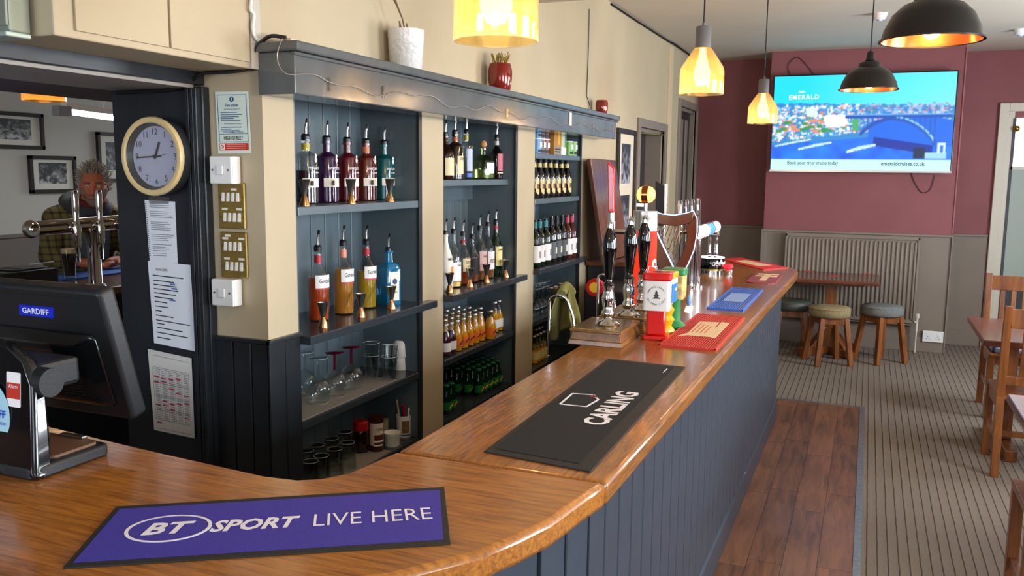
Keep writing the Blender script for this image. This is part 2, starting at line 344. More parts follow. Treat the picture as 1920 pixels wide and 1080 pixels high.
for p in ((1,0),): 
    MB().tube([(.733,8.935,z) for z in (1.13,1.6,2.1,2.8)],.006,6).build('corner_bead',mat('maroon_light','a8686a',.5),CB)
# --- doors
def door_left(n,y0,y1,top,label,recess=.16):
    d=thing('door_%d'%n,label,'door'); d['kind']='structure'
    x=XW
    for a,b in ((y0-.07,y0),(y1,y1+.07)): MB().box(x-.02,x+.022,a,b,0,top+.07).build('architrave',TAUPE,d,0,.006)
    MB().box(x-.02,x+.022,y0,y1,top,top+.07).build('architrave',TAUPE,d,0,.006)
    for a,b in ((y0,y0+.03),(y1-.03,y1)): MB().box(x-.22,x-.02,a,b,0,top).build('door_lining',TAUPE,d,0)
    MB().box(x-.22,x-.02,y0,y1,top-.03,top).build('door_lining',TAUPE,d,0)
    MB().box(x-recess-.04,x-recess,y0+.03,y1-.03,0,top-.03).build('door_leaf',mat('charcoal_door','2b2a2c',.4),d,0)
    return d
D1=door_left(1,6.93,7.85,2.02,'charcoal door with brass closer beyond the back bar')
MB().box(XW-.15,XW-.1,7.0,7.22,1.9,1.96).cyl((XW-.125,7.05,1.88),(XW-.125,7.05,1.98),.03).build('door_closer',BRASS,D1,30,.006)
MB().bar((XW-.125,7.05,1.985),(XW+.03,7.5,1.985),.022,.012).bar((XW+.03,7.5,1.985),(XW-.02,7.95,1.995),.022,.012).build('closer_arm',BRASS,D1,0)
s=MB().box(XW-.16,XW-.15,7.18,7.52,1.5,1.68).build('door_sign',mat('sign_black','1b1b1d',.4),D1,0)
MB().box(XW-.15,XW-.148,7.26,7.45,1.53,1.63).build('sign_print',mat('sign_grey','77756f',.5),s,0)
D2=door_left(2,8.5,9.36,2.3,'taupe framed doorway next to the dark recess',.06)
for y in (8.62,8.85,9.08): MB().box(XW-.062,XW-.052,y,y+.12,.1,2.2).build('door_panel',TAUPE,D2,0,.006)
D3=thing('door_3','off-white framed door with frosted glass beside the maroon wall','door'); D3['kind']='structure'
MB().box(1.09,1.17,9.41,9.45,0,2.34).build('architrave',OFFW,D3,0,.006); MB().box(1.95,2.03,9.41,9.45,0,2.34).build('architrave',OFFW,D3,0,.006); MB().box(1.17,1.95,9.41,9.45,2.26,2.34).build('architrave',OFFW,D3,0,.006)
MB().box(1.17,1.22,9.43,9.45,0,2.26).build('door_stile',OFFW,D3,0); MB().box(1.22,1.9,9.435,9.45,0,.66).build('door_rail',mat('dark_door_edge','3b4147',.5),D3,0)
MB().box(1.21,1.235,9.425,9.44,.64,2.2).box(1.21,1.9,9.425,9.44,.64,.665).build('glazing_bead',mat('dark_door_edge','3b4147',.5),D3,0)
MB().box(1.235,1.9,9.432,9.44,.665,1.72).build('pane',mat('frosted_glass','a3b0a8',.5),D3,0); MB().box(1.235,1.9,9.432,9.44,1.75,2.2).build('pane',mat('bright_pane','eef4ff',.4,emis=1.6),D3,0); MB().box(1.22,1.9,9.425,9.44,1.72,1.75).build('door_rail',OFFW,D3,0)
MB().ball((1.24,9.4,2.1),.03).build('door_bolt',BRASS,D3)
# --- walls out of frame with the windows that light the room
def wall_with_windows(name,axis,pos,th,a0,a1,wins,m,z0=1.0,z1=2.3):
    w=MB(); 
    def bx(a,b,c,d):
        if axis=='x': w.box(pos,pos+th,a,b,c,d)
        else: w.box(a,b,pos,pos+th,c,d)
    bx(a0,a1,0,z0); bx(a0,a1,z1,2.95); e=a0
    for s,t in wins: bx(e,s,z0,z1); e=t
    bx(e,a1,z0,z1); return struct(w.build(name,m,smooth=0))
wall_with_windows('wall_right','x',2.8,.12,-2.5,9.6,((-.6,1.0),(2.4,4.0),(5.6,7.2)),MAROON)  # first opening is added to light the bar front and clock wall
wall_with_windows('wall_front','y',-2.5,.14,-6.1,2.95,((-3.1,-1.5),(-.1,1.9)),MAROON)
k=0
for (axis,p,a,b) in (('x',2.83,-.6,1.0),('x',2.83,2.4,4.0),('x',2.83,5.6,7.2),('y',-2.44,-3.1,-1.5),('y',-2.44,-.1,1.9)):  # first entry fills the added opening
    k+=1; wn=thing('window_%d'%k,'white sash window with glazing bars','window'); wn['kind']='structure'
    for i in range(5):
        u=a+(b-a)*i/4
        (MB().box(p-.02,p+.02,u-.02,u+.02,1,2.3) if axis=='x' else MB().box(u-.02,u+.02,p-.02,p+.02,1,2.3)).build('glazing_bar',OFFW,wn,0)
    for z in (1.02,1.33,1.65,1.97,2.28):
        (MB().box(p-.018,p+.018,a,b,z-.018,z+.018) if axis=='x' else MB().box(a,b,p-.018,p+.018,z-.018,z+.018)).build('glazing_bar',OFFW,wn,0)
# --- other bar room to the left
OW=MB().box(-6.2,-6.05,-2.5,9.6,0,2.95).build('wall_other_room',GREYW,smooth=0); struct(OW,'pale grey wall of the other bar room','wall')
MB().box(-6.05,-6.035,-2.5,9.6,0,1.11).build('dado_panel',mat('grey_brown_dado','6d655e',.6),OW,0); MB().box(-6.05,-6.02,-2.5,9.6,1.11,1.135).build('dado_rail',mat('grey_brown_dado','6d655e',.6),OW,0)
struct(MB().box(-6.1,-5.3,9.0,9.14,0,2.95).box(-3.9,-2.33,9.0,9.14,0,2.95).box(-5.3,-3.9,9.0,9.14,0,1.15).box(-5.3,-3.9,9.0,9.14,2.45,2.95).build('wall_other_end',GREYW,smooth=0))
# ================================================================ bar counter
TOPW=wood('oak_worktop','6e401a','a86a2b',1,26,.27,.4,12)
TOPX=wood('oak_worktop_corner','78461b','b4722c',0,26,.27,.4,12)
outer=[(-.97,6.68),(-.685,6.46),(-.479,6.29),(-.43,6.2),(-.41,6.06),(-.41,5.7),(-.435,4.4),(-.455,2.9),(-.463,2.2),(-.47,1.68)]
corner=[(-.47,1.679),(-.485,1.6),(-.508,1.445),(-.537,1.353),(-.572,1.266),(-.664,1.139),(-.8,1.02),(-1.0,.93),(-1.3,.86),(-2.6,.82),(-2.6,1.57),(-1.877,1.502),(-1.46,1.457),(-1.142,1.43),(-1.067,1.439),(-1.03,1.462),(-.997,1.513),(-.985,1.6),(-.972,1.679)]
WT=thing('bar_worktop','long varnished oak bar top curving round to the till','worktop')
def ccw(p): return p if sum(p[i][0]*p[(i+1)%len(p)][1]-p[(i+1)%len(p)][0]*p[i][1] for i in range(len(p)))>0 else p[::-1]
MB().prism(ccw(outer+[(-.97,1.68)]),.955,1.01).build('straight_top',TOPW,WT,40,.012)
MB().prism(ccw(corner),.955,1.01).build('corner_top',TOPX,WT,40,.012)
BF=thing('boarded_bar','dark blue-grey boarded bar front standing under the oak worktop','bar front')
path=[(-.97,6.5),(-.56,6.14),(-.515,5.98),(-.52,4.4),(-.53,1.72),(-.56,1.5),(-.61,1.37),(-.69,1.25),(-.82,1.14),(-1.02,1.05),(-1.3,.985),(-2.5,.95)]
core=[(-.97,6.45),(-.585,6.1),(-.54,5.96),(-.545,4.4),(-.555,1.74),(-.585,1.52),(-.635,1.4),(-.71,1.285),(-.84,1.175),(-1.04,1.085),(-1.3,1.02),(-2.5,.99),(-2.5,1.25),(-1.2,1.27),(-.9,1.5),(-.88,1.8),(-.88,6.3)]
MB().prism(ccw(core),0,.955).build('carcass',mat('carcass_black','17191c',.6),BF,0)
for a,b in zip(path,path[1:]):
    L=math.dist(a,b); n=max(1,round(L/.122)); boards(BF,b,a,.13,.955,n,NAVY,.014,.009)
sk=[]
for a,b in zip(path[1:],path[2:]):
    d=Vector((b[0]-a[0],b[1]-a[1],0)).normalized(); nn=Vector((-d.y,d.x,0)); p=Vector((*a,0))+nn*.022; q=Vector((*b,0))+nn*.022
    MB().hexa([p-nn*.02,q-nn*.02,q,p] if False else [p,q,q-nn*.03,p-nn*.03],[v+Vector((0,0,.125)) for v in (p,q,q-nn*.03,p-nn*.03)]).hexa([p+Vector((0,0,.125)),q+Vector((0,0,.125)),q-nn*.03+Vector((0,0,.125)),p-nn*.03+Vector((0,0,.125))],[p-nn*.014+Vector((0,0,.145)),q-nn*.014+Vector((0,0,.145)),q-nn*.03+Vector((0,0,.145)),p-nn*.03+Vector((0,0,.145))]).build('skirting_board',NAVY,BF,0,.003)
# ================================================================ back bar niches
SHELFM=mat('black_shelf','30363b',.22,bump=.08,bscale=20)
NICHEM=mat('niche_boards','56646b',.3,bump=.1,bscale=25,noise=.12,nscale=6)
LIN=mat('ribbed_liner','8b8781',.6,bump=.5,bscale=220)
specs=[('shelf niche of gin bottles and glasses next to the switches',((1.526,.0),(1.095,.05),(.79,0),(.5,0))),
       ('middle shelf niche of spirits and mixers between cream pillars',((1.61,-.04),(1.095,.05),(.79,0),(.5,0))),
       ('shelf niche of wine and crisp tubes beside the hand pumps',((1.755,0),(1.497,0),(1.098,.04),(.79,0),(.5,0)))]
NICH=[]
for (a,b),(lab,sh) in zip(NI,specs):
    u=thing('back_bar_shelving',lab,'shelving'); u['kind']='structure'; NICH.append(u)
    n=9; boards(u,(XB-.012,a),(XB-.012,b),.1,NT,n,NICHEM,.012,.005)
    MB().box(XB,XW-.006,b-.014,b,.1,NT).build('side_panel',NICHEM,u,0); MB().box(XB,XW-.006,a,a+.014,.1,NT).build('side_panel',NICHEM,u,0)
    MB().box(XW-.006,XW+.004,b-.02,b+.008,.1,NT-.02).build('edge_bead',BLACKP,u,0)
    for z,ov in sh:
        q=MB().box(XB,XW+ov,a+.014,b-.014,z-.03,z)
        if ov>0: q=MB().prism([(XB,a+.014),(XW,a+.014),(XW,a-.0),(XW+ov,a-.0),(XW+ov,b+.06),(XW+.005,b+.06),(XW+.005,b-.014),(XB,b-.014)],z-.03,z)
        q.build('shelf',SHELFM if ov>0 or z<1.2 else NICHEM,u,0,.003)
    if lab.startswith('middle'): MB().box(XB,XB+.03,a+.014,b-.014,1.5,1.58).box(XB,XW-.05,a+.014,a+.04,1.5,1.58).build('shelf_bearer',NICHEM,u,0)
for z in (.79,.5): 
    tag(MB().box(XB+.005,XW-.01,2.395,3.05 if z>.7 else 3.0,z,z+.004).build('shelf_liner',LIN,smooth=0),'grey ribbed shelf liner under the '+('balloon wine glasses' if z>.7 else 'upturned tumblers'),'shelf liner')
# ================================================================ cornice over the niches
def strip_mat():
    return mat('cornice_gloss_black','55595b',.16,bump=.15,bscale=18,noise=.2,nscale=5)
CO=thing('trim_4','black gloss cornice shelf over the back bar','cornice'); CO['kind']='structure'
CM=strip_mat()
MB().box(XW+.002,-1.612,2.2,5.76,1.875,2.0).build('fascia_board',CM,CO,0,.004)
MB().box(XW+.002,-1.59,2.185,5.785,2.0,2.03).build('ledge',CM,CO,0,.006)
MB().box(-1.615,-1.6,2.19,5.78,1.988,1.998).build('moulding',CM,CO,0,.003)
# ================================================================ bottles, glasses and jars on the shelves
CLEAR=glass('clear_glass','f4f8f8'); GREENG=glass('green_glass','3f7a4a'); DKG=mat('dark_bottle_glass','0c0a0b',.08,coat=.5); BRN=mat('brown_bottle_glass','1e0f08',.08,coat=.4)
PAPER=mat('label_paper','e4dfd0',.6); INK=mat('ink_black','17151a',.6); WHT=mat('print_white','f2f0ee',.5); GOLD=mat('gold_foil','b99b55',.3,.7); COPPER=mat('jigger_copper','b98a5e',.2,1)
def sx(x,y,X,z): p=onx(x,y,X); p.z=z; return p
SHAPES={'gin':[(0,0),(.9,0),(1,.02),(1,.70),(.95,.745),(.6,.79),(.36,.82),(.34,.95),(.42,.955),(.42,1),(0,1)],
 'round':[(0,0),(.92,0),(1,.03),(1,.56),(.93,.64),(.7,.71),(.42,.77),(.34,.83),(.33,.97),(.38,.975),(.38,1),(0,1)],
 'slope':[(0,0),(.92,0),(1,.03),(1,.5),(.9,.6),(.62,.7),(.4,.79),(.34,.86),(.33,.97),(.39,.975),(.39,1),(0,1)],
 'wine':[(0,0),(.9,0),(1,.02),(1,.58),(.92,.65),(.6,.72),(.4,.77),(.37,.96),(.42,.965),(.42,1),(0,1)],
 'juice':[(0,0),(.9,0),(1,.03),(1,.42),(.94,.55),(.66,.72),(.5,.82),(.48,.93),(.56,.935),(.56,1),(0,1)],
 'beer':[(0,0),(.9,0),(1,.03),(1,.56),(.9,.64),(.55,.74),(.42,.82),(.38,.95),(.45,.955),(.45,1),(0,1)],
 'malibu':[(0,0),(.92,0),(1,.03),(1,.5),(.9,.6),(.55,.74),(.34,.86),(.32,.97),(.38,.975),(.38,1),(0,1)]}
def shell(prof,Rr,H,seg=18): return MB().lathe([(r*Rr,z*H) for r,z in prof],seg)
def pourer(t,H,r,m=None):
    p=MB().lathe([(0,H-.004),(r*1.1,H-.004),(r*1.15,H+.012),(r*.8,H+.02),(0,H+.02)],12).build('pourer_cork',BLKPL,t)
    MB().tube([(0,0,H+.018),(.001,0,H+.045),(.006,0,H+.062)],[.0055,.005,.004],8).build('spout',STEEL,p)
    MB().tube([(.006,0,H+.060),(.009,0,H+.074)],.005,8).build('spout_tip',BLKPL,p)
def bottle(label,pos,H,Rr,shape,gm,liq=None,cap=None,lab=None,group=None,pour=True,rz=0,cat='bottle',name='spirit_bottle',seg=18,neck=None):
    """lab: list of (z0,z1,half angle,material,text,textmat,textw,texth)"""
    t=thing(name,label,cat,pos,rz,group); pr=SHAPES[shape]
    shell(pr,Rr,H,seg).build('glass_body',gm,t,35)
    if liq:
        lm,lev=liq; pts=[(r*Rr*.93,max(.006,z*H)) for r,z in pr if z<lev]; last=[p for p in pr if p[1]>=lev][0]; prev=[p for p in pr if p[1]<lev][-1]
        k=(lev-prev[1])/(last[1]-prev[1]); rr=(prev[0]+(last[0]-prev[0])*k)*Rr*.93
        MB().lathe(pts+[(rr,lev*H),(0,lev*H)],seg).build('liquid',lm,t,35)
    nr=[r for r,z in pr if z>.9][0]*Rr
    if neck: MB().lathe([(nr*1.06,H*neck[1]),(nr*1.06,H*neck[2])],14,cap=False).build('neck_wrap',neck[0],t,35)
    if cap: MB().lathe([(0,H*.93),(nr*1.32,H*.93),(nr*1.32,H*1.015),(0,H*1.015)],12).build('cap',cap,t,35)
    if pour: pourer(t,H,nr)
    for (z0,z1,ha,lm,tx,tm,tw,th) in (lab or ()):
        if lm: l=MB().arc(Rr+.0004,z0*H,z1*H,-ha,ha,8).build('label',lm,t,40)
        else: l=t
        if tx:
            for i,(s,zc) in enumerate(tx): text('lettering',s,tm,l,(0,0,zc*H),cyl=Rr+.0006,w=tw if i==0 else tw*.7,h=th if i==0 else th*.6,bold=.01)
    return t
def liqm(n,c,tr=.45): return mat('liquid_'+n,c,.12,trans=tr,ior=1.33,emis=.02)
# ---- niche one, top shelf: five fluted gin bottles
PX=-1.9
WN=[('pale grey glass, yellow neck and dark liquid',575,CLEAR,(liqm('sloe','2a0d16',.1),.52),mat('wrap_yellow','a89b2c',.4)),
    ('purple',614,mat('purple_glass','33103c',.1,trans=.25,coat=.4),None,None),('ruby red',652,mat('ruby_glass','5a0d1c',.1,trans=.25,coat=.4),None,None),
    ('amber red',687,mat('amber_red_glass','5c1f12',.1,trans=.25,coat=.4),None,mat('wrap_copper','b5673a',.35)),('teal',721,mat('teal_glass','0a5a5c',.1,trans=.3,coat=.4),None,None)]
for n,x,g,lq,nk in WN:
    p=onx(x,372,PX); p.z=1.526
    t=bottle('%s gin bottle with pourer on the top gin shelf'%n if 'pale' not in n else 'gin bottle of pale grey glass with yellow neck and dark liquid',p,.232,.043,'gin',g,lq,None,
      [(.26,.4,1.25,PAPER,None,None,0,0),(.5,.6,0,None,[('WHITLEY NEILL',.56),('GIN',.49)],WHT,.072,.0095)],'gin bottles on the top shelf',neck=(nk,.83,.94) if nk else None)
    MB().lathe([(0,0),(.004,.004),(.007,.012),(.003,.02),(.006,.026),(0,.034)],8,(.0435,0,.232*.64),Matrix.Scale(.25,4,(1,0,0))).build('emblem',WHT,t)
    MB().box(.0436,.0442,-.03,-.016,.066,.084).build('print_mark',INK,t,0)
# ---- niche one, second shelf
for n,x,y,c,lv,nk,H in (('orange-red','598',597,'b8460f',.62,mat('wrap_red','a01f2c',.4),.262),('amber-pink','645',583,'c98428',.66,mat('wrap_salmon','d9886f',.4),.27),('golden yellow','688',571,'b9931a',.58,mat('wrap_red','a01f2c',.4),.262)):
    p=sx(int(x),y,-1.86,1.095)
    t=bottle('clear gin bottle with white script label and %s liquid'%n,p,H,.039,'round',CLEAR,(liqm(n,c,.35),lv),None,[(.48,.66,1.0,mat('label_white','e9e9e6',.5),[("Gordon's",.58)],INK,.05,.017),(.455,.48,1.0,mat('label_pinkred','b3403f',.5),None,None,0,0)],'script-label gin bottles',neck=(nk,.82,.93),rz=R(-12))
    q=MB()
    for k in range(9):
        a=R(-40+k*11); z=H*(.12+.05*(k%5)); q.tube([(.0395*math.cos(a),.0395*math.sin(a),z),(.0402*math.cos(a+.2),.0402*math.sin(a+.2),z+.02),(.0395*math.cos(a+.35),.0395*math.sin(a+.35),z+.034)],.0016,5)
    q.build('leaf_embossing',CLEAR,t)
p=sx(729,560,-1.83,1.095); t=thing('spirit_bottle','square sapphire blue gin bottle with tall cream label','bottle',p,R(-20))
SQ=lambda a:rrect(-a,a,-a,a,a*.25)
def stackpoly(levels,m,name,par):
    q=MB(); n=len(SQ(1)); vs=[];fs=[]
    for a,z in levels: vs+=[(x,y,z) for x,y in SQ(a)]
    for l in range(len(levels)-1):
        for i in range(n): fs.append((l*n+i,l*n+(i+1)%n,(l+1)*n+(i+1)%n,(l+1)*n+i))
    fs+= [tuple(reversed(range(n))),tuple(range((len(levels)-1)*n,len(levels)*n))]
    return q.add(vs,fs).build(name,m,par,35)
stackpoly([(.036,0),(.038,.004),(.038,.15),(.03,.168),(.014,.178),(.0125,.215),(.015,.216),(.015,.225)],mat('sapphire_glass','1c7fb0',.08,trans=.35,coat=.4),'glass_body',t); pourer(t,.222,.012)
l=MB().box(.0382,.0388,-.021,.024,.02,.14).build('label',PAPER,t,0); MB().lathe([(0,0),(.012,0),(.012,.001),(0,.001)],12,(.0388,.001,.1),Matrix.Rotation(R(90),4,'Y')).build('portrait_print',mat('print_blue','2a3f78',.5),l); text('lettering','BOMBAY',INK,l,(.0388,.001,.055),FACE_X,w=.03,h=.008)
# ---- jiggers
jg=None
def jigger(p,lab,group):
    global jg
    if jg is None:
        jg=thing('jigger',lab,'jigger',p,0,group)
        MB().lathe([(.0195,0),(.0195,.002),(.0085,.034),(.0075,.037)],16).build('small_cup',COPPER,jg,35)
        MB().lathe([(.0075,.037),(.0085,.04),(.0205,.09),(.0215,.091),(.0195,.0895),(.008,.046),(0,.046)],16,cap=False).build('large_cup',STEEL,jg,35)
        return jg
    return dup(jg,p,0,lab,group)
for x,y,n in ((571,382,'pale grey'),(658,377,'ruby red'),(731,372,'teal')): jigger(sx(x,y,-1.785,1.526),'steel double jigger in front of the %s gin bottle'%n,'top shelf jiggers')
for x,y,n in ((606,607,'orange-red'),(677,587,'golden yellow'),(734,571,'square blue')): jigger(sx(x,y,-1.765,1.095),'steel double jigger in front of the %s gin bottle'%n,'second shelf jiggers')
for x,y,n in ((843,547,'in front of the white coconut rum'),(881,533,'in front of the black-label bourbon'),(912,525,"in front of the BELL'S whisky"),(948,517,'alone at the end of the whisky shelf')): jigger(sx(x,y,-1.765,1.095),'steel double jigger '+n,'middle niche jiggers')
# ---- niche one, third shelf
GT=.794
GLINT=mat('rim_highlight','b9c0c2',.15,alpha=.75)  # pale colour for thin rings that paint bright highlights on glass edges
def balloon(p,lab,stemm,grp):
    t=thing('balloon_glass',lab,'wine glass',p,0,grp)
    MB().lathe([(.033,0),(.041,.018),(.046,.04),(.044,.062),(.033,.085),(.016,.098),(.006,.104)],20,cap=False).build('bowl',CLEAR,t,50)
    MB().tube([(.033*math.cos(R(a)),.033*math.sin(R(a)),.0012) for a in range(0,360,20)],.001,5,True).build('rim',GLINT,t,60)  # painted highlight along the mouth edge
    if stemm is CLEAR: MB().tube([(.0355*math.cos(R(a)),.0355*math.sin(R(a)),.1695) for a in range(0,360,20)],.0012,5,True).build('foot_highlight',GLINT,t,60)
    s=MB().lathe([(.006,.103),(.0048,.115),(.0045,.155),(.008,.165)],10).build('stem',stemm,t,50)
    MB().lathe([(.008,.164),(.034,.168),(.036,.1695),(.034,.171),(0,.173)],20).build('foot',stemm,t,50)
REDG=mat('dark_red_glass','5e0a22',.08,trans=.3,coat=.4)
for x,y,m,l in ((572,735,CLEAR,'upturned clear balloon glass next to the niche side'),(597,730,CLEAR,'upturned clear balloon glass next to a red-stemmed one'),(628,722,REDG,'upturned red-stemmed balloon glass next to a clear one'),(659,711,REDG,'upturned red-stemmed balloon glass next to the latte glasses')):
    balloon(sx(x,y,-1.945 if x<580 else -1.84,GT),l,m,'upturned balloon glasses, '+('red stems' if m is REDG else 'clear stems'))
def latte(p,tilt,lab,z0=0,par=None):
    t=thing('latte_glass',lab,'glass',p,R(-20),'stacked latte glasses'); t.rotation_euler=(R(tilt),R(tilt*.6),R(-20))
    MB().lathe([(0,.002),(.026,0),(.0275,.006),(.029,.03),(.034,.1),(.0325,.1),(.0275,.03),(.0255,.012),(0,.01)],18,cap=False).build('cup',CLEAR,t,50)
    MB().tube([(.0333*math.cos(R(a)),.0333*math.sin(R(a)),.1) for a in range(0,360,20)],.0012,5,True).build('rim',GLINT,t,60)  # ring painting the bright glint on the lip
    MB().tube([(.032,0,.085),(.05,0,.082),(.054,0,.06),(.046,0,.035),(.03,0,.03)],.0045,8).build('handle',CLEAR,t,50)
p=sx(697,697,-1.87,.79); q=sx(730,701,-1.79,.79)
latte(p,0,'clear handled latte glass, lower of the upright stack'); latte(p+Vector((0,0,.052)),0,'clear handled latte glass, upper of the upright stack')
latte(q,0,'clear handled latte glass under a tilted one'); latte(q+Vector((.004,-.012,.05)),-9,'clear latte glass tilted in the one below')
p=sx(752,695,-1.85,.79)
for i in range(2):
    t=thing('coffee_cup','upturned white cup with ring handle, %s of a stack of two'%('lower','upper')[i],'cup',p+Vector((0,0,i*.056)),R(15),'stacked white cups')
    MB().lathe([(.036,0),(.037,.003),(.033,.06),(.024,.072),(0,.072),(0,.068),(.022,.067),(.031,.056),(.0335,.004)],20,cap=False).build('cup_body',mat('white_china','efeeea',.2),t,40)
    MB().tube([(.034,0,.016),(.05,0,.014),(.06,0,.026),(.058,0,.044),(.045,0,.05),(.033,0,.047)],.0045,8).build('handle',mat('white_china','efeeea',.2),t,50)
# ---- niche one, bottom shelf
tm0=None
for x,y,l in ((583,891,1),(603,879,1),(628,867,1),(652,854,1),(575,871,0),(596,858,0),(622,846,0),(647,834,0)):
    p=sx(x,y,-1.8 if l else -1.885,.504); kk=[652,628,603,583,647,622,596,575].index(x)%4; lab='%s upturned tumbler from the coffee jar in the %s row'%(ORD[kk],'front' if l else 'back')
    if tm0 is None:
        tm0=thing('tumbler',lab,'glass',p,0,'tumblers in the front row'); MB().lathe([(.033,0),(.0335,.003),(.029,.1),(.027,.108),(0,.108),(0,.1),(.0265,.098),(.031,.004)],18,cap=False).build('glass_wall',CLEAR,tm0,50); MB().lathe([(0,.099),(.0265,.099),(.0268,.107),(0,.107)],18).build('glass_base',CLEAR,tm0,50); [MB().tube([(r*math.cos(R(a)),r*math.sin(R(a)),z) for a in range(0,360,20)],.0011,5,True).build('rim',GLINT,tm0,60) for r,z in ((.0275,.107),(.0325,.003))]  # both rim rings are painted edge highlights
    else: dup(tm0,p,0,lab,'tumblers in the %s row'%('front' if l else 'back'))
p=sx(677,836,-1.87,.5); t=thing('coffee_jar','brown coffee jar with red lid behind the chocolate tin','jar',p); MB().lathe([(0,0),(.03,0),(.032,.004),(.032,.085),(.026,.098),(0,.1)],18).build('jar_body',mat('coffee_brown','22110b',.15,coat=.4),t); MB().lathe([(0,.096),(.031,.096),(.032,.1),(.032,.13),(.029,.134),(0,.134)],20).build('lid',mat('red_plastic','b0181a',.35),t)
p=sx(706,842,-1.82,.5); t=thing('chocolate_tin','drinking chocolate tub with brown lid and swirled wrapper','tub',p,R(-25)); MB().lathe([(0,0),(.0285,0),(.0285,.125),(0,.125)],20).build('tub_body',mat('tub_cream','d8cdbd',.4),t); l=MB().lathe([(.0287,.0),(.0287,.03)],20,cap=False).build('wrapper_band',mat('tub_brown','3a1a12',.4),t)
MB().arc(.0287,.03,.075,-.9,1.0,10).build('wrapper_print',mat('tub_brown2','5a2a1c',.4),t); MB().arc(.029,.045,.052,-.9,1.0,10).arc(.029,.028,.034,-.9,.4,10).build('swirl_print',WHT,t); text('lettering','Galaxy',mat('tub_brown','3a1a12',.4),t,(0,0,.098),cyl=.0288,w=.034,h=.015,shear=.2)
MB().lathe([(0,.124),(.03,.124),(.03,.148),(0,.15)],20).build('lid',mat('lid_brown','3b1b10',.35),t)
p=sx(722,828,-1.9,.5); t=thing('spice_jar','small beige jar tucked behind the chocolate tub','jar',p); MB().lathe([(0,0),(.016,0),(.016,.055),(0,.055)],14).build('jar_body',mat('beige_jar','b3a785',.5),t); MB().lathe([(0,.055),(.0175,.055),(.0175,.072),(0,.072)],14).build('lid',mat('beige_lid','a49a70',.4),t)
p=sx(735,836,-1.8,.5); t=thing('ramekin','white fluted ramekin in front of the mug','ramekin',p)
n=28; MB().lathe([(.03,0),(.032,.004),(.033,.048),(.0355,.051),(.0355,.058),(.0325,.058),(.031,.05),(.029,.008),(0,.008)],28,cap=False).build('dish',mat('white_china','efeeea',.2),t,40); MB().lathe([(0,.001),(.0305,.001)],20,cap=False).build('dish_base',mat('white_china','efeeea',.2),t)
p=sx(757,820,-1.82,.5); t=thing('mug','white printed mug holding stirrers and pens','mug',p,R(10)); MB().lathe([(0,0),(.03,0),(.032,.004),(.032,.095),(.0305,.095),(.029,.01),(0,.01)],22,cap=False).build('mug_body',mat('white_china','efeeea',.2),t,40)
MB().tube([(.02,.025,.08),(.034,.038,.084),(.046,.048,.07),(.045,.047,.04),(.03,.034,.022),(.022,.026,.024)],.0045,8).build('handle',mat('white_china','efeeea',.2),t,50)
MB().arc(.0322,.02,.075,-1.5,-.4,8).build('mug_print',mat('mug_sepia','8a6242',.6,noise=.5,nscale=60),t); MB().arc(.0322,.008,.014,-1.6,.2,8).build('mug_print',mat('print_blue','2a3f78',.5),t)
for nm,a,b,r,m,lb in (('stirrer',(-.006,-.008,.012),(-.022,-.02,.165),.004,mat('pale_wood','c9b58c',.6),'pale wooden stirrer standing in the mug'),('pen',(.004,0,.012),(.002,-.004,.142),.0055,mat('red_plastic','b0181a',.35),'red pen standing in the mug'),('pen',(-.012,.006,.012),(-.02,.012,.125),.004,mat('pen_blue','2a3a8a',.35),'blue pen standing in the mug'),('pen',(.012,.006,.012),(.018,.016,.125),.004,WHT,'white pen standing in the mug')):
    tag(MB().cyl(p+Vector(a),p+Vector(b),r,8).build(nm,m),lb,nm)
# ---- niche two, top shelf
def top2(x,desc,H,Rr,shape,gm,**k):
    p=onx(x,322,-1.84); p.z=1.61; return bottle(desc,p,H,Rr,shape,gm,group='top shelf liqueurs',**k)
CRL=mat('label_cream','d8c79d',.6)
top2(835,'dark liqueur bottle with cream label beside the pillar',.2,.04,'round',BRN,lab=[(.1,.5,1.1,CRL,None,None,0,0)])
top2(853,'dark brown bottle with orange neck and parchment label',.215,.04,'gin',BRN,neck=(mat('wrap_orange','a8542a',.4),.83,.93),lab=[(.12,.52,.8,CRL,[('DRAM',.46)],INK,.04,.013)])
t=top2(874,'slim clear vodka bottle with pale blue label',.225,.031,'gin',CLEAR,lab=[(.18,.66,1.0,mat('label_paleblue','a9b6d3',.5),None,None,0,0),(.05,.14,1.0,mat('label_blue','1f4fae',.4),None,None,0,0)],neck=(mat('wrap_yellow','a89b2c',.4),.84,.95))
p=onx(906,322,-1.84); p.z=1.61; t=thing('spirit_bottle','squat clear tequila bottle with round cork stopper','bottle',p,R(-15))
stackpoly([(.044,0),(.046,.006),(.046,.085),(.036,.105),(.016,.125),(.0145,.15),(.018,.151),(.018,.158)],glass('tequila_glass','d9e6b8'),'glass_body',t); stackpoly([(.041,.008),(.041,.05),(.0,.05)],liqm('tequila','c9cfae',.8),'liquid',t); MB().ball((0,0,.178),.019,14).build('cork_stopper',mat('cork','b98a55',.8,noise=.2,nscale=80),t)
MB().box(.0462,.0467,-.028,.03,.03,.085).build('label',mat('label_silver','b9c0c0',.4),t,0)
top2(931,'dark bottle with pink script label and silver neck at the shelf end',.215,.033,'round',DKG,neck=(mat('wrap_white','cfcac6',.4),.83,.93),lab=[(.2,.62,1.0,mat('label_pink','b0566a',.5),None,None,0,0),(.14,.17,1.0,CRL,None,None,0,0)])
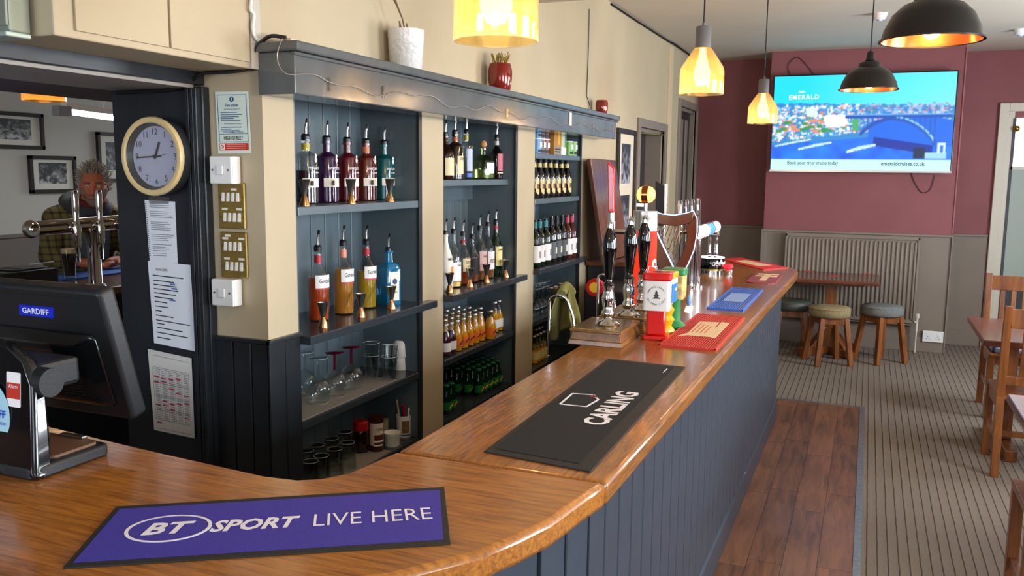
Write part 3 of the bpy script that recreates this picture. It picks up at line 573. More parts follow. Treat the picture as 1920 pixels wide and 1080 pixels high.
# ---- niche two, second shelf
def sp(x,y,desc,H,Rr,shape,gm,**k): return bottle(desc,sx(x,y,-1.83,1.095),H,Rr,shape,gm,group='whisky and rum bottles',**k)
sp(835,512,'white coconut rum bottle with palm sunset label',.26,.037,'malibu',mat('white_bottle','e3ded2',.35),lab=[(.5,.6,.0,None,[('MALIBU',.56)],INK,.05,.014),(.25,.42,.35,mat('sunset_orange','d9862a',.5),None,None,0,0)])
sp(850,521,'clear rum bottle with white sailor label and amber liquid',.262,.037,'slope',CLEAR,liq=(liqm('rum','8a4312',.3),.2),lab=[(.12,.47,1.2,WHT,[('SAILOR',.42)],INK,.045,.013),(.03,.11,1.2,GOLD,None,None,0,0)])
sp(868,515,'clear bottle with cream SOUTHERN COMFORT label',.245,.036,'slope',CLEAR,liq=(liqm('comfort','8c3a0e',.3),.36),neck=(mat('wrap_red','a01f2c',.4),.82,.9),lab=[(.28,.54,1.1,CRL,[('SOUTHERN',.46),('COMFORT',.38)],INK,.05,.014)])
sp(885,509,'bourbon bottle with black label',.225,.036,'slope',CLEAR,liq=(liqm('bourbon','7a3a12',.3),.55),lab=[(.2,.55,1.2,INK,None,None,0,0)])
sp(899,504,'whisky bottle with white and pink label',.262,.037,'round',CLEAR,liq=(liqm('whisky','8a5a1c',.4),.3),lab=[(.2,.58,1.1,mat('label_rose','d8b5ae',.5),[('FAMOUS',.48)],mat('print_maroon','6a1a2a',.5),.045,.012)])
sp(914,503,'whisky bottle with white BELL\'S label',.275,.036,'slope',CLEAR,liq=(liqm('whisky','8a5a1c',.4),.45),lab=[(.18,.52,1.1,WHT,[("BELL'S",.34)],mat('print_maroon','6a1a2a',.5),.052,.02)])
sp(929,502,'dark green whiskey bottle with yellow JAMESON label',.285,.036,'slope',mat('deep_green_glass','0b2413',.08,coat=.4,trans=.2),neck=(mat('wrap_red','a01f2c',.4),.88,.95),lab=[(.2,.56,1.1,mat('label_yellow','d8cc86',.5),[('JAMESON',.5)],INK,.055,.014)])
# ---- small mixer bottles
def mixer(lab,p,grp,gm,lm,lev,capm,lbl,H=.15,Rr=.027,tx=None):
    t=thing('mixer_bottle',lab,'bottle',p,R(rng.uniform(-25,10)),grp); pr=SHAPES['juice']
    shell(pr,Rr,H,12).build('glass_body',gm,t,35)
    if lm: MB().lathe([(r*Rr*.94,max(.004,z*H)) for r,z in pr if z<lev]+[(0,lev*H)],12).build('liquid',lm,t,35)
    MB().lathe([(0,H*.95),(Rr*.6,H*.95),(Rr*.62,H*.965),(Rr*.52,H*1.01),(0,H*1.012)],12).build('crown_cap',capm,t,35)
    l=MB().arc(Rr+.0004,H*.14,H*.42,-1.7,1.7,10).build('label',lbl[0],t,40)
    if len(lbl)>1: MB().hexa([(Rr+.0012,-.012,H*.2),(Rr+.0022,-.012,H*.2),(Rr+.0022,.014,H*.31),(Rr+.0012,.014,H*.31)],[(Rr+.0012,-.012,H*.25),(Rr+.0022,-.012,H*.25),(Rr+.0022,.014,H*.36),(Rr+.0012,.014,H*.36)]).build('label_flash',lbl[1],l,0)
    return t
SILC=mat('silver_cap','b9b4a6',.3,.8); OJ=mat('orange_juice','e8a50c',.25,emis=.02); ORL=mat('label_orange','e2701a',.5); GRL=mat('label_green','15703a',.5); YEL=mat('label_bright_yellow','e0b32a',.5)
a=sx(856,648,-1.8,.79); b=sx(900,632,-1.8,.79); d=(b-a)/4; back=Vector((-.06,.012,0))
oj=mixer('first orange juice bottle from the dark red ones in the front row',a,'front row of orange juice bottles',CLEAR,OJ,.8,SILC,(ORL,INK))
for i in range(1,5): dup(oj,a+d*i,R(rng.uniform(-25,10)),'%s orange juice bottle from the dark red ones in the front row'%ORD[i])
dup(oj,sx(919,631,-1.77,.79),R(-10),'orange juice bottle standing out in front of its row','front row of orange juice bottles')
for r in range(1,4):
    for i in range(7):
        q=a+d*(i-.3*r)+back*r
        if q.y<4.24 and q.y>3.5 and q.x>-1.99: dup(oj,q,R(rng.uniform(-25,10)),'orange juice bottle in the rows behind the front one','rear rows of orange juice bottles')
CRAN=mat('cranberry','4a0a1a',.2)
mx=mixer('dark red juice bottle with white label next to the orange juice',sx(835,651,-1.8,.79),'dark red juice bottles',CLEAR,CRAN,.75,SILC,(WHT,))
dup(mx,sx(845,650,-1.8,.79),R(-15)); 
mx=mixer('slim orange mixer with white label at the end of the row',sx(927,619,-1.83,.79),'slim white-label mixers',CLEAR,OJ,.7,SILC,(WHT,),H=.165,Rr=.024)
dup(mx,sx(935,617,-1.83,.79),R(-5)); dup(mx,sx(943,615,-1.83,.79),R(-12))
DGG=mat('dark_green_bottle','0a2a16',.12,coat=.4)
a=sx(897,733,-1.81,.5); b=sx(940,713,-1.81,.5); d=(b-a)/5
gb=mixer('green ginger ale bottle in the block on the bottom shelf',a,'green bottles on the bottom shelf',DGG,None,0,mat('green_cap','1c6a43',.4),(GRL,YEL),H=.14,Rr=.026)
for r in range(4):
    for i in range(6):
        if r==0 and i==0: continue
        q=a+d*(i-.25*r)+Vector((-.056,.004,0))*r
        if q.x>-1.995 and q.y<4.27 and q.y>3.5: dup(gb,q,R(rng.uniform(-25,5)))
for x,y in ((837,755),(846,738)): dup(gb,sx(x,y,-1.81,.5),R(-10),'green ginger ale bottle standing apart next to the cream pillar','green bottles next to the pillar')
# ---- niche three
def tubecan(x,z,m,lab,grp,H=.085):
    p=onx(x,284,-1.82 if x<1060 else -1.78); t=thing('crisp_tube',lab,'crisp tube',(p.x,p.y,z),0,grp); MB().lathe([(0,0),(.034,0),(.034,H),(0,H)],16).build('tube_body',m,t); MB().lathe([(0,H),(.0355,H),(.0355,H+.004),(0,H+.004)],16).build('lid',WHITEPL,t)
    MB().arc(.0344,H*.45,H*.8,-.5,.5,6).build('face_print',WHT,t); MB().arc(.0345,H*.1,H*.3,-.8,.8,6).build('name_print',INK,t)
for x,m,l in ((1005,mat('tube_blue','4a86b8',.35),'blue'),(1012.5,mat('tube_brown','5a2e26',.35),'brown'),(1020,mat('tube_brown','5a2e26',.35),'brown')):
    for k in range(2): tubecan(x,1.755+k*.0895,m,'%s of two small stacked %s crisp tubes%s'%(('lower','upper')[k],l,{1005:'',1012.5:' beside the blue ones',1020:' beside the amber box'}[x]),'stacked crisp tubes')
for x,w_ in ((1064.5,'beside the pale carton'),(1072.5,'at the end of the top shelf')): tubecan(x,1.755,mat('tube_green','5f9a3f',.35),'small green crisp tube '+w_,'green crisp tubes')
p=Vector((-1.82,5.031,0)); t=thing('snack_box','tall amber and grey printed box between crisp tubes','box',(p.x,p.y,1.755)); MB().box(-.05,.05,-.065,.065,0,.15).build('carton',mat('carton_amber','a8772c',.4),t,0,.002); MB().box(.05,.0508,-.063,.063,.004,.05).build('carton_print',mat('carton_grey','8a8378',.5),t,0); MB().box(.0508,.0514,-.055,.04,.015,.022).box(.0508,.0514,-.055,.05,.03,.037).build('carton_lettering',INK,t,0); MB().box(.0508,.0512,.0,.03,.06,.145).build('carton_print',mat('carton_gold','d9a12a',.4),t,0)
p=Vector((-1.82,5.152,0)); t=thing('snack_box','pale green printed carton next to green crisp tubes','box',(p.x,p.y,1.755)); MB().box(-.05,.045,-.05,.05,0,.145).build('carton',mat('carton_pale','b3b89a',.5),t,0,.002); MB().box(.045,.0458,-.048,-.008,.004,.05).box(.045,.0458,.0,.047,.004,.045).build('carton_print',WHT,t,0); MB().box(.045,.0458,.02,.04,.05,.14).build('carton_print',mat('carton_teal','3d7a6a',.5),t,0)
al=None
for k in range(8):
    p=onx(1000.5+k*10.2,366,-1.83); p.z=1.497
    if al is None:
        al=thing('ale_bottle','first black ale bottle with gold oval label from the cream pillar','bottle',p,R(-10),'row of ale bottles'); shell(SHAPES['beer'],.032,.225,14).build('glass_body',DKG,al,35); MB().lathe([(.0145,.178),(.0135,.206)],12,cap=False).build('neck_label',mat('label_palegold','cdb978',.45),al)
        MB().lathe([(0,.212),(.0165,.212),(.0155,.228),(0,.229)],12).build('crown_cap',INK,al)
        q=MB()
        for i in range(12):
            s0=-1+i/6; s1=-1+(i+1)/6; h0=.048*math.sqrt(max(0,1-s0*s0)); h1=.048*math.sqrt(max(0,1-s1*s1)); hm=(h0+h1)/2
            q.arc(.0325,.07-hm,.07+hm,s0*.8,s1*.8,1)
        q.build('oval_label',mat('label_palegold','cdb978',.45),al,60); MB().arc(.0332,.055,.085,-.35,.35,4).build('crest_print',mat('print_brown','6a3a1c',.5),al)
    else: dup(al,p,label='%s black ale bottle with gold oval label from the cream pillar'%ORD[k])
for x,y,c,gm,l,H in ((1002,490,'3c7f86',GREENG,'white wine bottle with illustrated label beside the pillar',.275),(1011,489,'3f8f96',GREENG,'teal-capped white wine bottle beside the illustrated label',.275),(1022,486,'3f8f96',GREENG,'teal-capped white wine bottle beside the black capsules',.275),(1033,486,'1a1a1c',DKG,'black-capped dark wine bottle beside the teal capsules',.285),(1043,483,'1a1a1c',DKG,'middle one of the black-capped dark wine bottles',.285),(1053,480,'1a1a1c',DKG,'black-capped dark wine bottle beside the pink capsules',.285),(1062.5,478,'c85a72',mat('rose_glass','5a2a22',.1,trans=.3,coat=.3),'pink-capped rose wine bottle beside the black capsules',.28),(1071,475,'c85a72',mat('rose_glass','5a2a22',.1,trans=.3,coat=.3),'pink-capped rose wine bottle at the end of the shelf',.28)):
    p=sx(x,y,-1.79,1.098); dk=gm is DKG
    bottle(l,p,H,.036,'wine',gm,(liqm('white_wine','8f8f4a',.5),.7) if gm is GREENG else None,None,[(.1,.46,1.3,mat('label_charcoal','4a4c50',.5) if dk else WHT,None,None,0,0),(.2,.34,.35,PAPER if dk else mat('print_grey','8f8d8a',.5),None,None,0,0)],'wine bottles on the middle shelf',pour=False,name='wine_bottle',neck=(mat('capsule_'+c,c,.4),.76,1.002),seg=14)
wg=None
for x,y in ((1002,592),(1010,588),(1018,585),(1026,582),(1006,576),(1014,572),(1022,568)):
    p=sx(x,y,-1.81 if y>580 else -1.89,.79)
    if wg is None:
        wg=thing('wine_glass','upturned clear wine glass beside the steel tumblers','wine glass',p,0,'upturned wine glasses'); MB().lathe([(.028,0),(.034,.03),(.033,.055),(.02,.078),(.006,.088)],16,cap=False).build('bowl',CLEAR,wg,50); MB().lathe([(.005,.087),(.004,.1),(.004,.155),(.007,.163)],8).build('stem',CLEAR,wg,50); MB().lathe([(.007,.163),(.032,.168),(.032,.17),(0,.171)],16).build('foot',CLEAR,wg,50); MB().tube([(.032*math.cos(R(a)),.032*math.sin(R(a)),.169) for a in range(0,360,20)],.0012,5,True).build('foot_highlight',GLINT,wg,60)  # last ring paints the highlight on the foot edge
    else: dup(wg,p)
for x,y,H in ((1036,578,.13),(1044,574,.13),(1052,566,.14)):
    tag(MB().lathe([(0,0),(.026,0),(.028,.01),(.034,H),(.032,H),(.026,.012),(0,.012)],18,cap=False).build('steel_tumbler',mat('bronze_steel','a8977a',.25,1),loc=sx(x+2,y,-1.82,.79)),'tall bronze steel tumbler at the end of the glass shelf','tumbler','bronze steel tumblers')
jb=mixer('yellow juice bottle with clear neck under the wine glasses',sx(1001,678,-1.82,.5),'yellow juice bottles on the bottom shelf',CLEAR,OJ,.45,SILC,(mat('label_clear','d5c27a',.5),),H=.17,Rr=.026)
for x,y in ((1007,672),(1013,670),(1019,669),(1004,664),(1010,662),(1016,661)): dup(jb,sx(x,y,-1.82 if y>666 else -1.89,.5),R(rng.uniform(-20,20)))
# ================================================================ things on and around the end of the dividing wall
def sheet(name,px,Y,m,label,cat,th=.0008,parent=None):
    c=[ony(x,y,Y) for x,y in px]; o=sum(c,Vector())/4
    b=[v-o for v in c]; q=MB().add([(v.x,v.y+th,v.z) for v in b]+[tuple(v) for v in b],[(3,2,1,0)[::-1],(4,5,6,7)]+[(i,(i+1)%4,(i+1)%4+4,i+4) for i in range(4)])
    ob=q.build(name,m,parent,0,loc=o)
    if label: tag(ob,label,cat)
    Q=lambda u,v,d=.0006:(b[0]*(1-u)+b[1]*u)*(1-v)+(b[3]*(1-u)+b[2]*u)*v-Vector((0,d,0))
    return ob,Q
def strips(par,Q,rects,m,name='printed_lines',d=.0006):
    q=MB()
    for u0,u1,v0,v1 in rects: q.add([Q(u0,v0,d),Q(u1,v0,d),Q(u1,v1,d),Q(u0,v1,d)],[(0,1,2,3)])
    return q.build(name,m,par,0)
PINK=mat('ink_red','a8344e',.6); INKG=mat('ink_grey','6f7078',.7); INKB=mat('ink_blue','3f6fae',.6)
SHT=mat('paper_white','dfe3ea',.7); YP=2.187
o,Q=sheet('notice_paper',[(271,375),(328,378),(333,494),(281,492)],YP,SHT,'torn notebook sheet of handwriting taped under the clock','paper')
strips(o,Q,[(.15,.15+rng.uniform(.45,.78),v,v+.009) for v in (.07,.1,.17,.2,.23,.26,.34,.37,.4,.43,.46,.54,.57,.6,.63,.7,.74,.77,.8,.84,.88)],INKG,'handwriting')
q=MB(); [q.add([Q(.02,v,.0008),Q(.055,v,.0008),Q(.055,v+.014,.0008),Q(.02,v+.014,.0008)],[(0,1,2,3)]) for v in np.arange(.05,.9,.032)]; q.build('punch_holes',BLACKP,o,0)
sheet('tape',[(278,370),(318,370),(316,382),(280,382)],YP-.002,glass('sticky_tape','e8e8e8',.4),None,None,parent=None)[0]['label']='clear tape holding the notebook sheet'
bpy.data.objects['tape']['category']='tape'
o,Q=sheet('notice_paper',[(277,489),(357,497),(367,659),(289,643)],YP-.0012,SHT,'white printed cleaning list with short typed lines','paper')
strips(o,Q,[(.1,.1+L,v,v+.012) for v,L in zip((.16,.22,.27,.32,.37,.42,.475,.53,.585,.64,.70,.74,.79,.85,.91),(.72,.5,.55,.58,.52,.45,.3,.32,.15,.42,.8,.2,.62,.74,.32))],INK,'typed_lines')
text('heading','THE FLOOR CLEANING',INK,o,Q(.32,.09,.001),FACE_Y,w=.05,h=.008)
for r_ in ((.5,.62,.24,.26),(.52,.66,.29,.31),(.45,.6,.435,.45)): strips(o,Q,[r_],INKB,'pen_mark')
o,Q=sheet('notice_paper',[(277,654),(359,672),(365,822),(289,806)],YP-.002,mat('paper_grey','cfcbc4',.7),'curled tabled rota sheet with red highlights','paper')
g=[(.08,.92,v,v+.005) for v in (.06,.2,.22,.37,.39,.54,.56,.71,.73,.85,.96)]+[(u,u+.006,.2,.85) for u in (.08,.24,.41,.58,.75,.915)]+[(.12+.17*c,.22+.17*c,v,v+.007) for c in range(5) for v in np.arange(.24,.84,.022)]
strips(o,Q,g,INKG,'table_print'); strips(o,Q,[(.1+.17*c,.22+.17*c,v,v+.018) for c,v in ((0,.31),(1,.32),(2,.31),(3,.29),(0,.38),(1,.36),(2,.43),(3,.47),(4,.48),(1,.60),(2,.62),(3,.6),(4,.58),(0,.66),(1,.65),(2,.69),(4,.76),(0,.88))],PINK,'red_marks',.0009)
# clock
c=Vector((-2.114,2.19,1.686)); t=thing('wall_clock','round wall clock with cream rim and dark deep case above the papers','clock',c)
RY=Matrix.Rotation(R(90),4,'X')   # lathe axis -> -Y
MB().lathe([(0,0),(.118,0),(.122,.02),(.122,.058),(.112,.06)],40,(0,0,0),RY,cap=False).build('case',mat('clock_case','33373a',.35),t,40)
MB().lathe([(.124,.05),(.126,.058),(.122,.066),(.112,.068),(.106,.064),(.106,.05)],40,(0,0,0),RY,cap=False).build('rim',mat('clock_rim','d9c08a',.3),t,50)
MB().lathe([(.106,.062),(.096,.046),(.096,.04)],40,(0,0,0),RY,cap=False).build('inner_rim',mat('clock_case','33373a',.35),t)
f=MB().lathe([(0,.040),(.1,.040),(.1,.042),(0,.042)],40,(0,0,0),RY).build('dial',mat('clock_dial','c9cbe0',.3),t,40)
for h in range(1,13):
    a=R(90-30*h); text('numeral',str(h),mat('numeral_grey','2c3350',.5),f,(.079*math.cos(a),-.0425,.079*math.sin(a)),FACE_Y,h=.019)
def hand(nm,deg,L,w,back,y,m):
    a=R(90-deg); d=Vector((math.cos(a),0,math.sin(a))); MB().bar(Vector((0,-y,0))-d*back,Vector((0,-y,0))+d*L,w,.0012,(0,1,0)).build(nm,m,t,0)
hand('hour_hand',382,.05,.006,.008,.046,INK); hand('minute_hand',267,.075,.0045,.025,.048,INK); hand('second_hand',80,.05,.0012,.02,.05,INKG)
MB().cyl((0,-.042,0),(0,-.052,0),.005).build('hub',INK,t)
MB().lathe([(0,.0595),(.107,.0595),(.107,.0605),(0,.0605)],40,(0,0,0),RY).build('glass',glass('clock_glass','ffffff',.25),t)
# fire action sign, switches
YS=2.216
o,Q=sheet('fire_sign',[(403,172),(465,171),(471,287),(409,288)],YS,mat('sign_pale_green','d3e3d6',.35),'fire action notice with blue frame and red footer','sign',.002)
BL=mat('sign_blue','1f4f8a',.5)
strips(o,Q,[(.06,.94,.05,.058),(.06,.94,.81,.818),(.06,.075,.05,.818),(.925,.94,.05,.818),(.06,.94,.68,.688)],BL,'frame_print')
strips(o,Q,[(.06,.94,.835,.95)],mat('sign_red','c2301f',.5),'red_footer'); strips(o,Q,[(.08,.22,.845,.94)],WHT,'pictogram_ground',.0009)
q=MB().lathe([(.0045,0),(.006,0),(.006,.0006),(.0045,.0006)],16,Q(.15,.892,.001),RY,cap=False); q.bar(Q(.12,.86,.0014),Q(.18,.925,.0014),.0014,.0006,(0,1,0)); q.build('prohibition_symbol',mat('sign_red','c2301f',.5),o)
MB().lathe([(0,0),(.0085,0),(.0085,.0006),(0,.0006)],20,Q(.5,.125,.0006),RY).build('mandatory_symbol',BL,o)
MB().box(-.0012,.0012,-.0006,0,-.002,.005).box(-.0013,.0013,-.0006,0,-.0055,-.0035).build('exclamation_mark',WHT,o,0,loc=Q(.5,.125,.0012))
for s,v,w,h,m in (('Fire action',.22,.05,.0095,BL),('On discovering a fire',.285,.062,.005,BL),('On hearing the fire alarm',.52,.068,.005,BL),('YOUR ASSEMBLY POINT IS',.655,.08,.0045,BL),('HIGH STREET',.75,.075,.012,mat('pen_black','2b2b2b',.6))): text('lettering',s,m,o,Q(.5,v,.001),FACE_Y,w=w,h=h,bold=.01)
strips(o,Q,[(.14,.14+L,v,v+.012) for v,L in ((.33,.5),(.365,.65),(.4,.55),(.43,.4),(.46,.6),(.57,.62),(.6,.3),(.625,.55))],BL,'small_print'); strips(o,Q,[(.27,.85,v,v+.008) for v in (.855,.885,.915)],mat('footer_print','e8a59a',.5),'small_print',.0011)
def switchbox(px,label):
    c=ony(*px,YS); t=thing('light_switch',label,'switch',c)
    MB().box(-.043,.043,-.036,0,-.043,.043).build('back_box',WHITEPL,t,0,.003); p=MB().box(-.043,.043,-.044,-.036,-.043,.043).build('face_plate',WHITEPL,t,0,.004)
    MB().box(-.013,.013,-.05,-.044,-.015,.015).build('rocker',WHITEPL,t,0,.003)
    for x in (-.03,.03): MB().cyl((x,-.0445,0),(x,-.0455,0),.0035).build('screw',STEEL,p)
switchbox((431,319),'white square switch under the fire notice'); switchbox((434,546),'white square switch below the brass switch plates')
gp=BRASS
def brassplate(px,label,labs):
    c=ony(*px,YS); t=thing('switch_panel',label,'switch panel',c); W,Hh=.052,.0735
    MB().box(-W,W,-.006,0,-Hh,Hh).build('plate',mat('aged_brass','a58d4c',.35,.8,noise=.12,nscale=15),t,0,.003)
    for r,z in ((0,.028),(1,-.036)):
        for k in range(4): MB().hexa([(-.034+k*.019+.004*r,-.012,z-.014),(-.024+k*.019+.004*r,-.012,z-.014),(-.024+k*.019+.004*r,-.006,z-.014),(-.034+k*.019+.004*r,-.006,z-.014)],[(-.034+k*.019+.004*r,-.009,z+.014),(-.024+k*.019+.004*r,-.009,z+.014),(-.024+k*.019+.004*r,-.006,z+.014),(-.034+k*.019+.004*r,-.006,z+.014)]).build('switch_toggle',WHITEPL,t,0,.001)
        for x in (-.043,.047): MB().cyl((x,-.006,z),(x,-.0075,z),.003,8).build('screw',BRASS,t)
    for x,z in labs: MB().box(x-.011,x+.011,-.0068,-.006,z-.0035,z+.0035).build('paper_tag',PAPER,t,0)
brassplate((436,386),'upper brass panel of eight switches with paper tags',((.012,.052),(-.026,-.01),(.03,-.01)))
brassplate((440,478),'lower brass panel of eight switches with paper tags',((-.02,.062),(-.03,.053),(.034,.053),(-.026,-.012),(.032,-.012)))
# cables by the bulkhead
BK=mat('black_cable','101012',.5)
tag(MB().tube(curve([(-2.3,2.18,1.893),(-2.05,2.17,1.897),(-1.97,2.17,1.925),(-1.93,2.17,1.942),(-1.83,2.18,1.945),(-1.775,2.19,1.955),(-1.755,2.185,1.99),(-1.735,2.19,2.02),(-1.69,2.19,2.045),(-1.64,2.2,2.04)]),.006,8).build('black_cable',BK),'black cable looping up from the wall end to the cornice','cable')
tag(MB().tube(curve([onx(x,y,-1.735) for x,y in ((471,0),(470,18),(476,28),(474,52),(480,72),(498,82),(520,85))]),.005,8).build('white_cable',WHITEPL),'white cable running down the cream bulkhead corner','cable')
tag(MB().tube([(XW+.006,6.02,2.815),(XW+.006,6.8,2.815),(XW+.006,7.9,2.82),(XW+.02,8.05,2.822),(XW+.006,9.4,2.82)],.008,6).build('ceiling_cable',BK),'dark cable clipped along the wall and ceiling join','cable')
tag(MB().tube([onx(1105,17,XW+.006),onx(1103,100,XW+.006),onx(1100,180,XW+.006),onx(1106,198,XW+.012)],.003,6).build('wall_cable',BK),'thin cable dropping down the wall to the cornice end','cable')
# fairy light wire along the cornice front
pts=[Vector((-1.64,2.183,2.035)),Vector((-1.66,2.182,1.99)),Vector((-1.65,2.182,1.95)),Vector((-1.62,2.18,1.93)),Vector((-1.6,2.22,1.935))]
y=2.3
while y<5.7: pts.append(Vector((-1.605,y,1.925+.012*math.sin(y*9)+.008*math.sin(y*23)))); y+=.06
t=thing('fairy_lights','thin silver wire of fairy lights pinned along the cornice','string lights'); MB().tube(curve(pts,3),.0013,5).build('wire',mat('silver_wire','c9c9c4',.3,.7),t)
for x,y in ((618,158),(719,172),(951,212),(1112,240),(1150,240)):
    p=onx(x,y,-1.608); MB().box(-.003,.002,-.006,.006,-.022,.02).build('tape_tab',glass('sticky_tape','e8e8e8',.4),t,0,loc=p)
tag(MB().box(0,.004,-.018,.018,-.042,.036).build('paper_tag',PAPER,smooth=0,loc=onx(1069,222,-1.61)),'small white price tag stuck on the cornice','tag')
tag(MB().box(-.02,.02,-.05,.05,0,.018).build('junction_box',mat('cream_plastic','cfc0ab',.5),smooth=0,bevel=.003,loc=(-1.68,2.3,2.03)),'small cream junction box on the cornice end','junction box')
# pots on the cornice
p=Vector((-1.672,2.985,2.03)); t=thing('plant_pot','glossy dimpled white pot with a wilted stem on the cornice','plant pot',p)
MB().lathe([(0,0),(.058,0),(.062,.004),(.071,.146),(.0715,.15),(.067,.15),(.058,.02),(0,.02)],28,cap=False).build('pot',mat('dimpled_white_glaze','d5d3d0',.12,bump=1,bscale=60,coat=.5),t,50)
MB().lathe([(0,.13),(.066,.13)],20,cap=False).build('soil',mat('soil','3b2c20',.9),t)
DRY=mat('dried_stem','6b5236',.7)
MB().tube([(0,0,.13),(-.004,-.02,.19),(-.01,-.05,.235),(-.008,-.075,.255),(-.005,-.1,.27)],[.003,.003,.004,.006,.003],6).build('stem',DRY,t)
MB().hexa([(.0,-.05,.13),(.01,-.04,.13),(.005,-.035,.13),(-.002,-.045,.13)],[(.0,-.056,.175),(.003,-.05,.178),(.0,-.048,.178),(-.001,-.055,.175)]).build('dead_leaf',DRY,t,0); MB().hexa([(.0,.0,.14),(.008,.008,.14),(.003,.012,.14),(-.002,.006,.14)],[(.0,.0,.175),(.003,.004,.178),(.0,.006,.178),(-.001,.002,.175)]).build('dead_leaf',DRY,t,0)
def vase(p,lab,s=1):
    t=thing('vase',lab,'vase',p); RM=mat('red_glaze','7d1f16',.15,coat=.6,metal=.2)
    MB().lathe([(0,0),(.044*s,0),(.05*s,.012*s),(.058*s,.06*s),(.058*s,.1*s),(.05*s,.132*s),(.047*s,.13*s),(.053*s,.1*s),(.045*s,.012*s),(0,.012*s)],28,cap=False).build('vase_body',RM,t,50); return t
t=vase((-1.672,3.9,2.03),'dark red glazed vase of dried grass on the cornice')
q=MB(); r2=random.Random(3)
for k in range(26):
    a=r2.uniform(0,6.28); d=r2.uniform(.005,.04); q.tube([(d*.5*math.cos(a),d*.5*math.sin(a),.06),(d*math.cos(a),d*math.sin(a),.14),(d*1.3*math.cos(a+.3),d*1.3*math.sin(a+.3),.16+r2.uniform(0,.025))],.0022,4)
q.build('dried_grass',mat('dried_grass','8f7a2c',.8),t)
vase((-1.675,5.62,2.03),'small red vase at the far end of the cornice',.72)
# ventilated metal locker at the left edge
t=thing('metal_locker','grey-green metal locker with louvre slots at the bulkhead end','locker',(-1.9,1.43,1.953)); LK=mat('locker_grey_green','8d9384',.4,.2)
MB().box(-.35,.085,-.005,.05,0,.45).build('cabinet',LK,t,0,.004)
for a,b in ((-.35,.0),(.005,.083)):
    d=MB().box(a,b,-.011,-.005,.012,.43).build('door',LK,t,0,.002)
    for k in range(8): MB().box(a+.02,b-.02,-.0125,-.011,.045+k*.0075,.0485+k*.0075).build('louvre_slot',INK,d,0)
MB().box(-.35,.085,-.014,.05,-.012,0).build('bottom_rail',mat('pale_rail','a8b3ab',.4,.3),t,0,.003)
# ================================================================ till on the near counter
GB=mat('gloss_black_plastic','0d0f12',.13,coat=.5); MBK=mat('matt_black_plastic','1d1f22',.45,bump=.1,bscale=300)
t=thing('till_terminal','black touchscreen till seen from behind on its stand','till',(-1.7,1.3,1.01))
def W2(v): return Vector(v)-Vector((-1.7,1.3,1.01))
col=[(-.17,0),(.165,0),(.16,.02),(.155,.2),(.13,.25),(.08,.28),(.0,.29),(-.08,.28),(-.13,.25),(-.16,.2)]
n=len(col); 
q=MB().add([(x,-.10+.02*z/.29,z) for x,z in col]+[(x*.97,-.05,z*.985) for x,z in col],[tuple(range(n)),tuple(range(2*n-1,n-1,-1))]+[(i,(i+1)%n,(i+1)%n+n,i+n) for i in range(n)]); q.build('stand_column',GB,t,25,.01)
MB().prism(rrect(-.17,.16,-.1,.095,.02),0,.028).build('stand_base',MBK,t,30,.006); MB().prism(rrect(-.15,.14,-.04,.08,.015),.028,.034).build('base_pad',mat('tan_pad','6a4c38',.6),t,30)
MB().box(.03,.1,.07,.085,.034,.04).build('clip',STEEL,t,0,.002)
MB().cyl((.0,-.055,.2),(.17,-.055,.2),.03,20).build('hinge',MBK,t); MB().box(-.1,.12,-.05,.06,.17,.23).build('hinge_arm',MBK,t,0,.01)
for x,z,rr,m in ((.03,.13,.062,mat('sticker_pale_blue','a9d5e6',.4)),):
    MB().lathe([(0,0),(rr*.8,0),(rr*.8,.001),(0,.001)],32,(x+.01,-.0925,z),RY@Matrix.Diagonal((1,1.35,1,1))).build('round_sticker',m,t)
text('lettering','GARDIFF',mat('print_royal','1c46c8',.5),t,(.038,-.0948,.132),FACE_Y,w=.085,h=.017,shear=.1,bold=.02); text('lettering','Epos',mat('print_royal','1c46c8',.5),t,(.066,-.0955,.112),FACE_Y,w=.026,h=.012,shear=.2)
s=MB().prism(rrect(.06,.1,-.0,.072,.003),0,.0008).build('alarm_sticker',WHT,t,0,loc=(.02,-.0902,.15),rot=(R(86),0,0)); MB().box(.061,.099,.017,.05,.0008,.0012).build('sticker_red',mat('sign_red','c2301f',.5),s,0); text('lettering','Alarm',WHT,s,(.08,.043,.0014),w=.026,h=.008)
MB().tube([(.0,-.106,.004),(.03,-.106,.024),(.05,-.106,.02),(.06,-.106,.004)],.0025,6).build('cable_grommet',WHITEPL,t)
# tilted screen housing: local x right, y up the panel, z to the rear
TR=onx(185,548,-1.56); BR=onx(252,790,-1.56); u=(TR-BR); hh=u.length; u.normalize(); rx=Vector((1,0,0)); nz=rx.cross(u)
M=Matrix((rx,u,nz)).transposed().to_4x4(); M.translation=W2((TR+BR)/2)
e=MB().prism(rrect(-.40,0,-hh/2,hh/2,.014),-.045,0).build('screen_housing',MBK,t,30,.009); e.matrix_local=M
b=MB().hexa([(-.385,-hh/2+.03,0),(-.03,-hh/2+.03,0),(-.04,hh/2-.1,0),(-.385,hh/2-.1,0)],[(-.36,-hh/2+.05,.028),(-.07,-hh/2+.05,.028),(-.095,hh/2-.14,.028),(-.36,hh/2-.14,.028)]).build('rear_cover',GB,t,30,.012); b.matrix_local=M
for k in range(14): MB().box(-.17,-.1,-.1+k*.008,-.097+k*.008,.0282,.0292).build('vent_rib',MBK,b,0)
MB().box(-.38,-.06,hh/2-.022,hh/2-.019,0,.001).build('groove',INK,e,0)
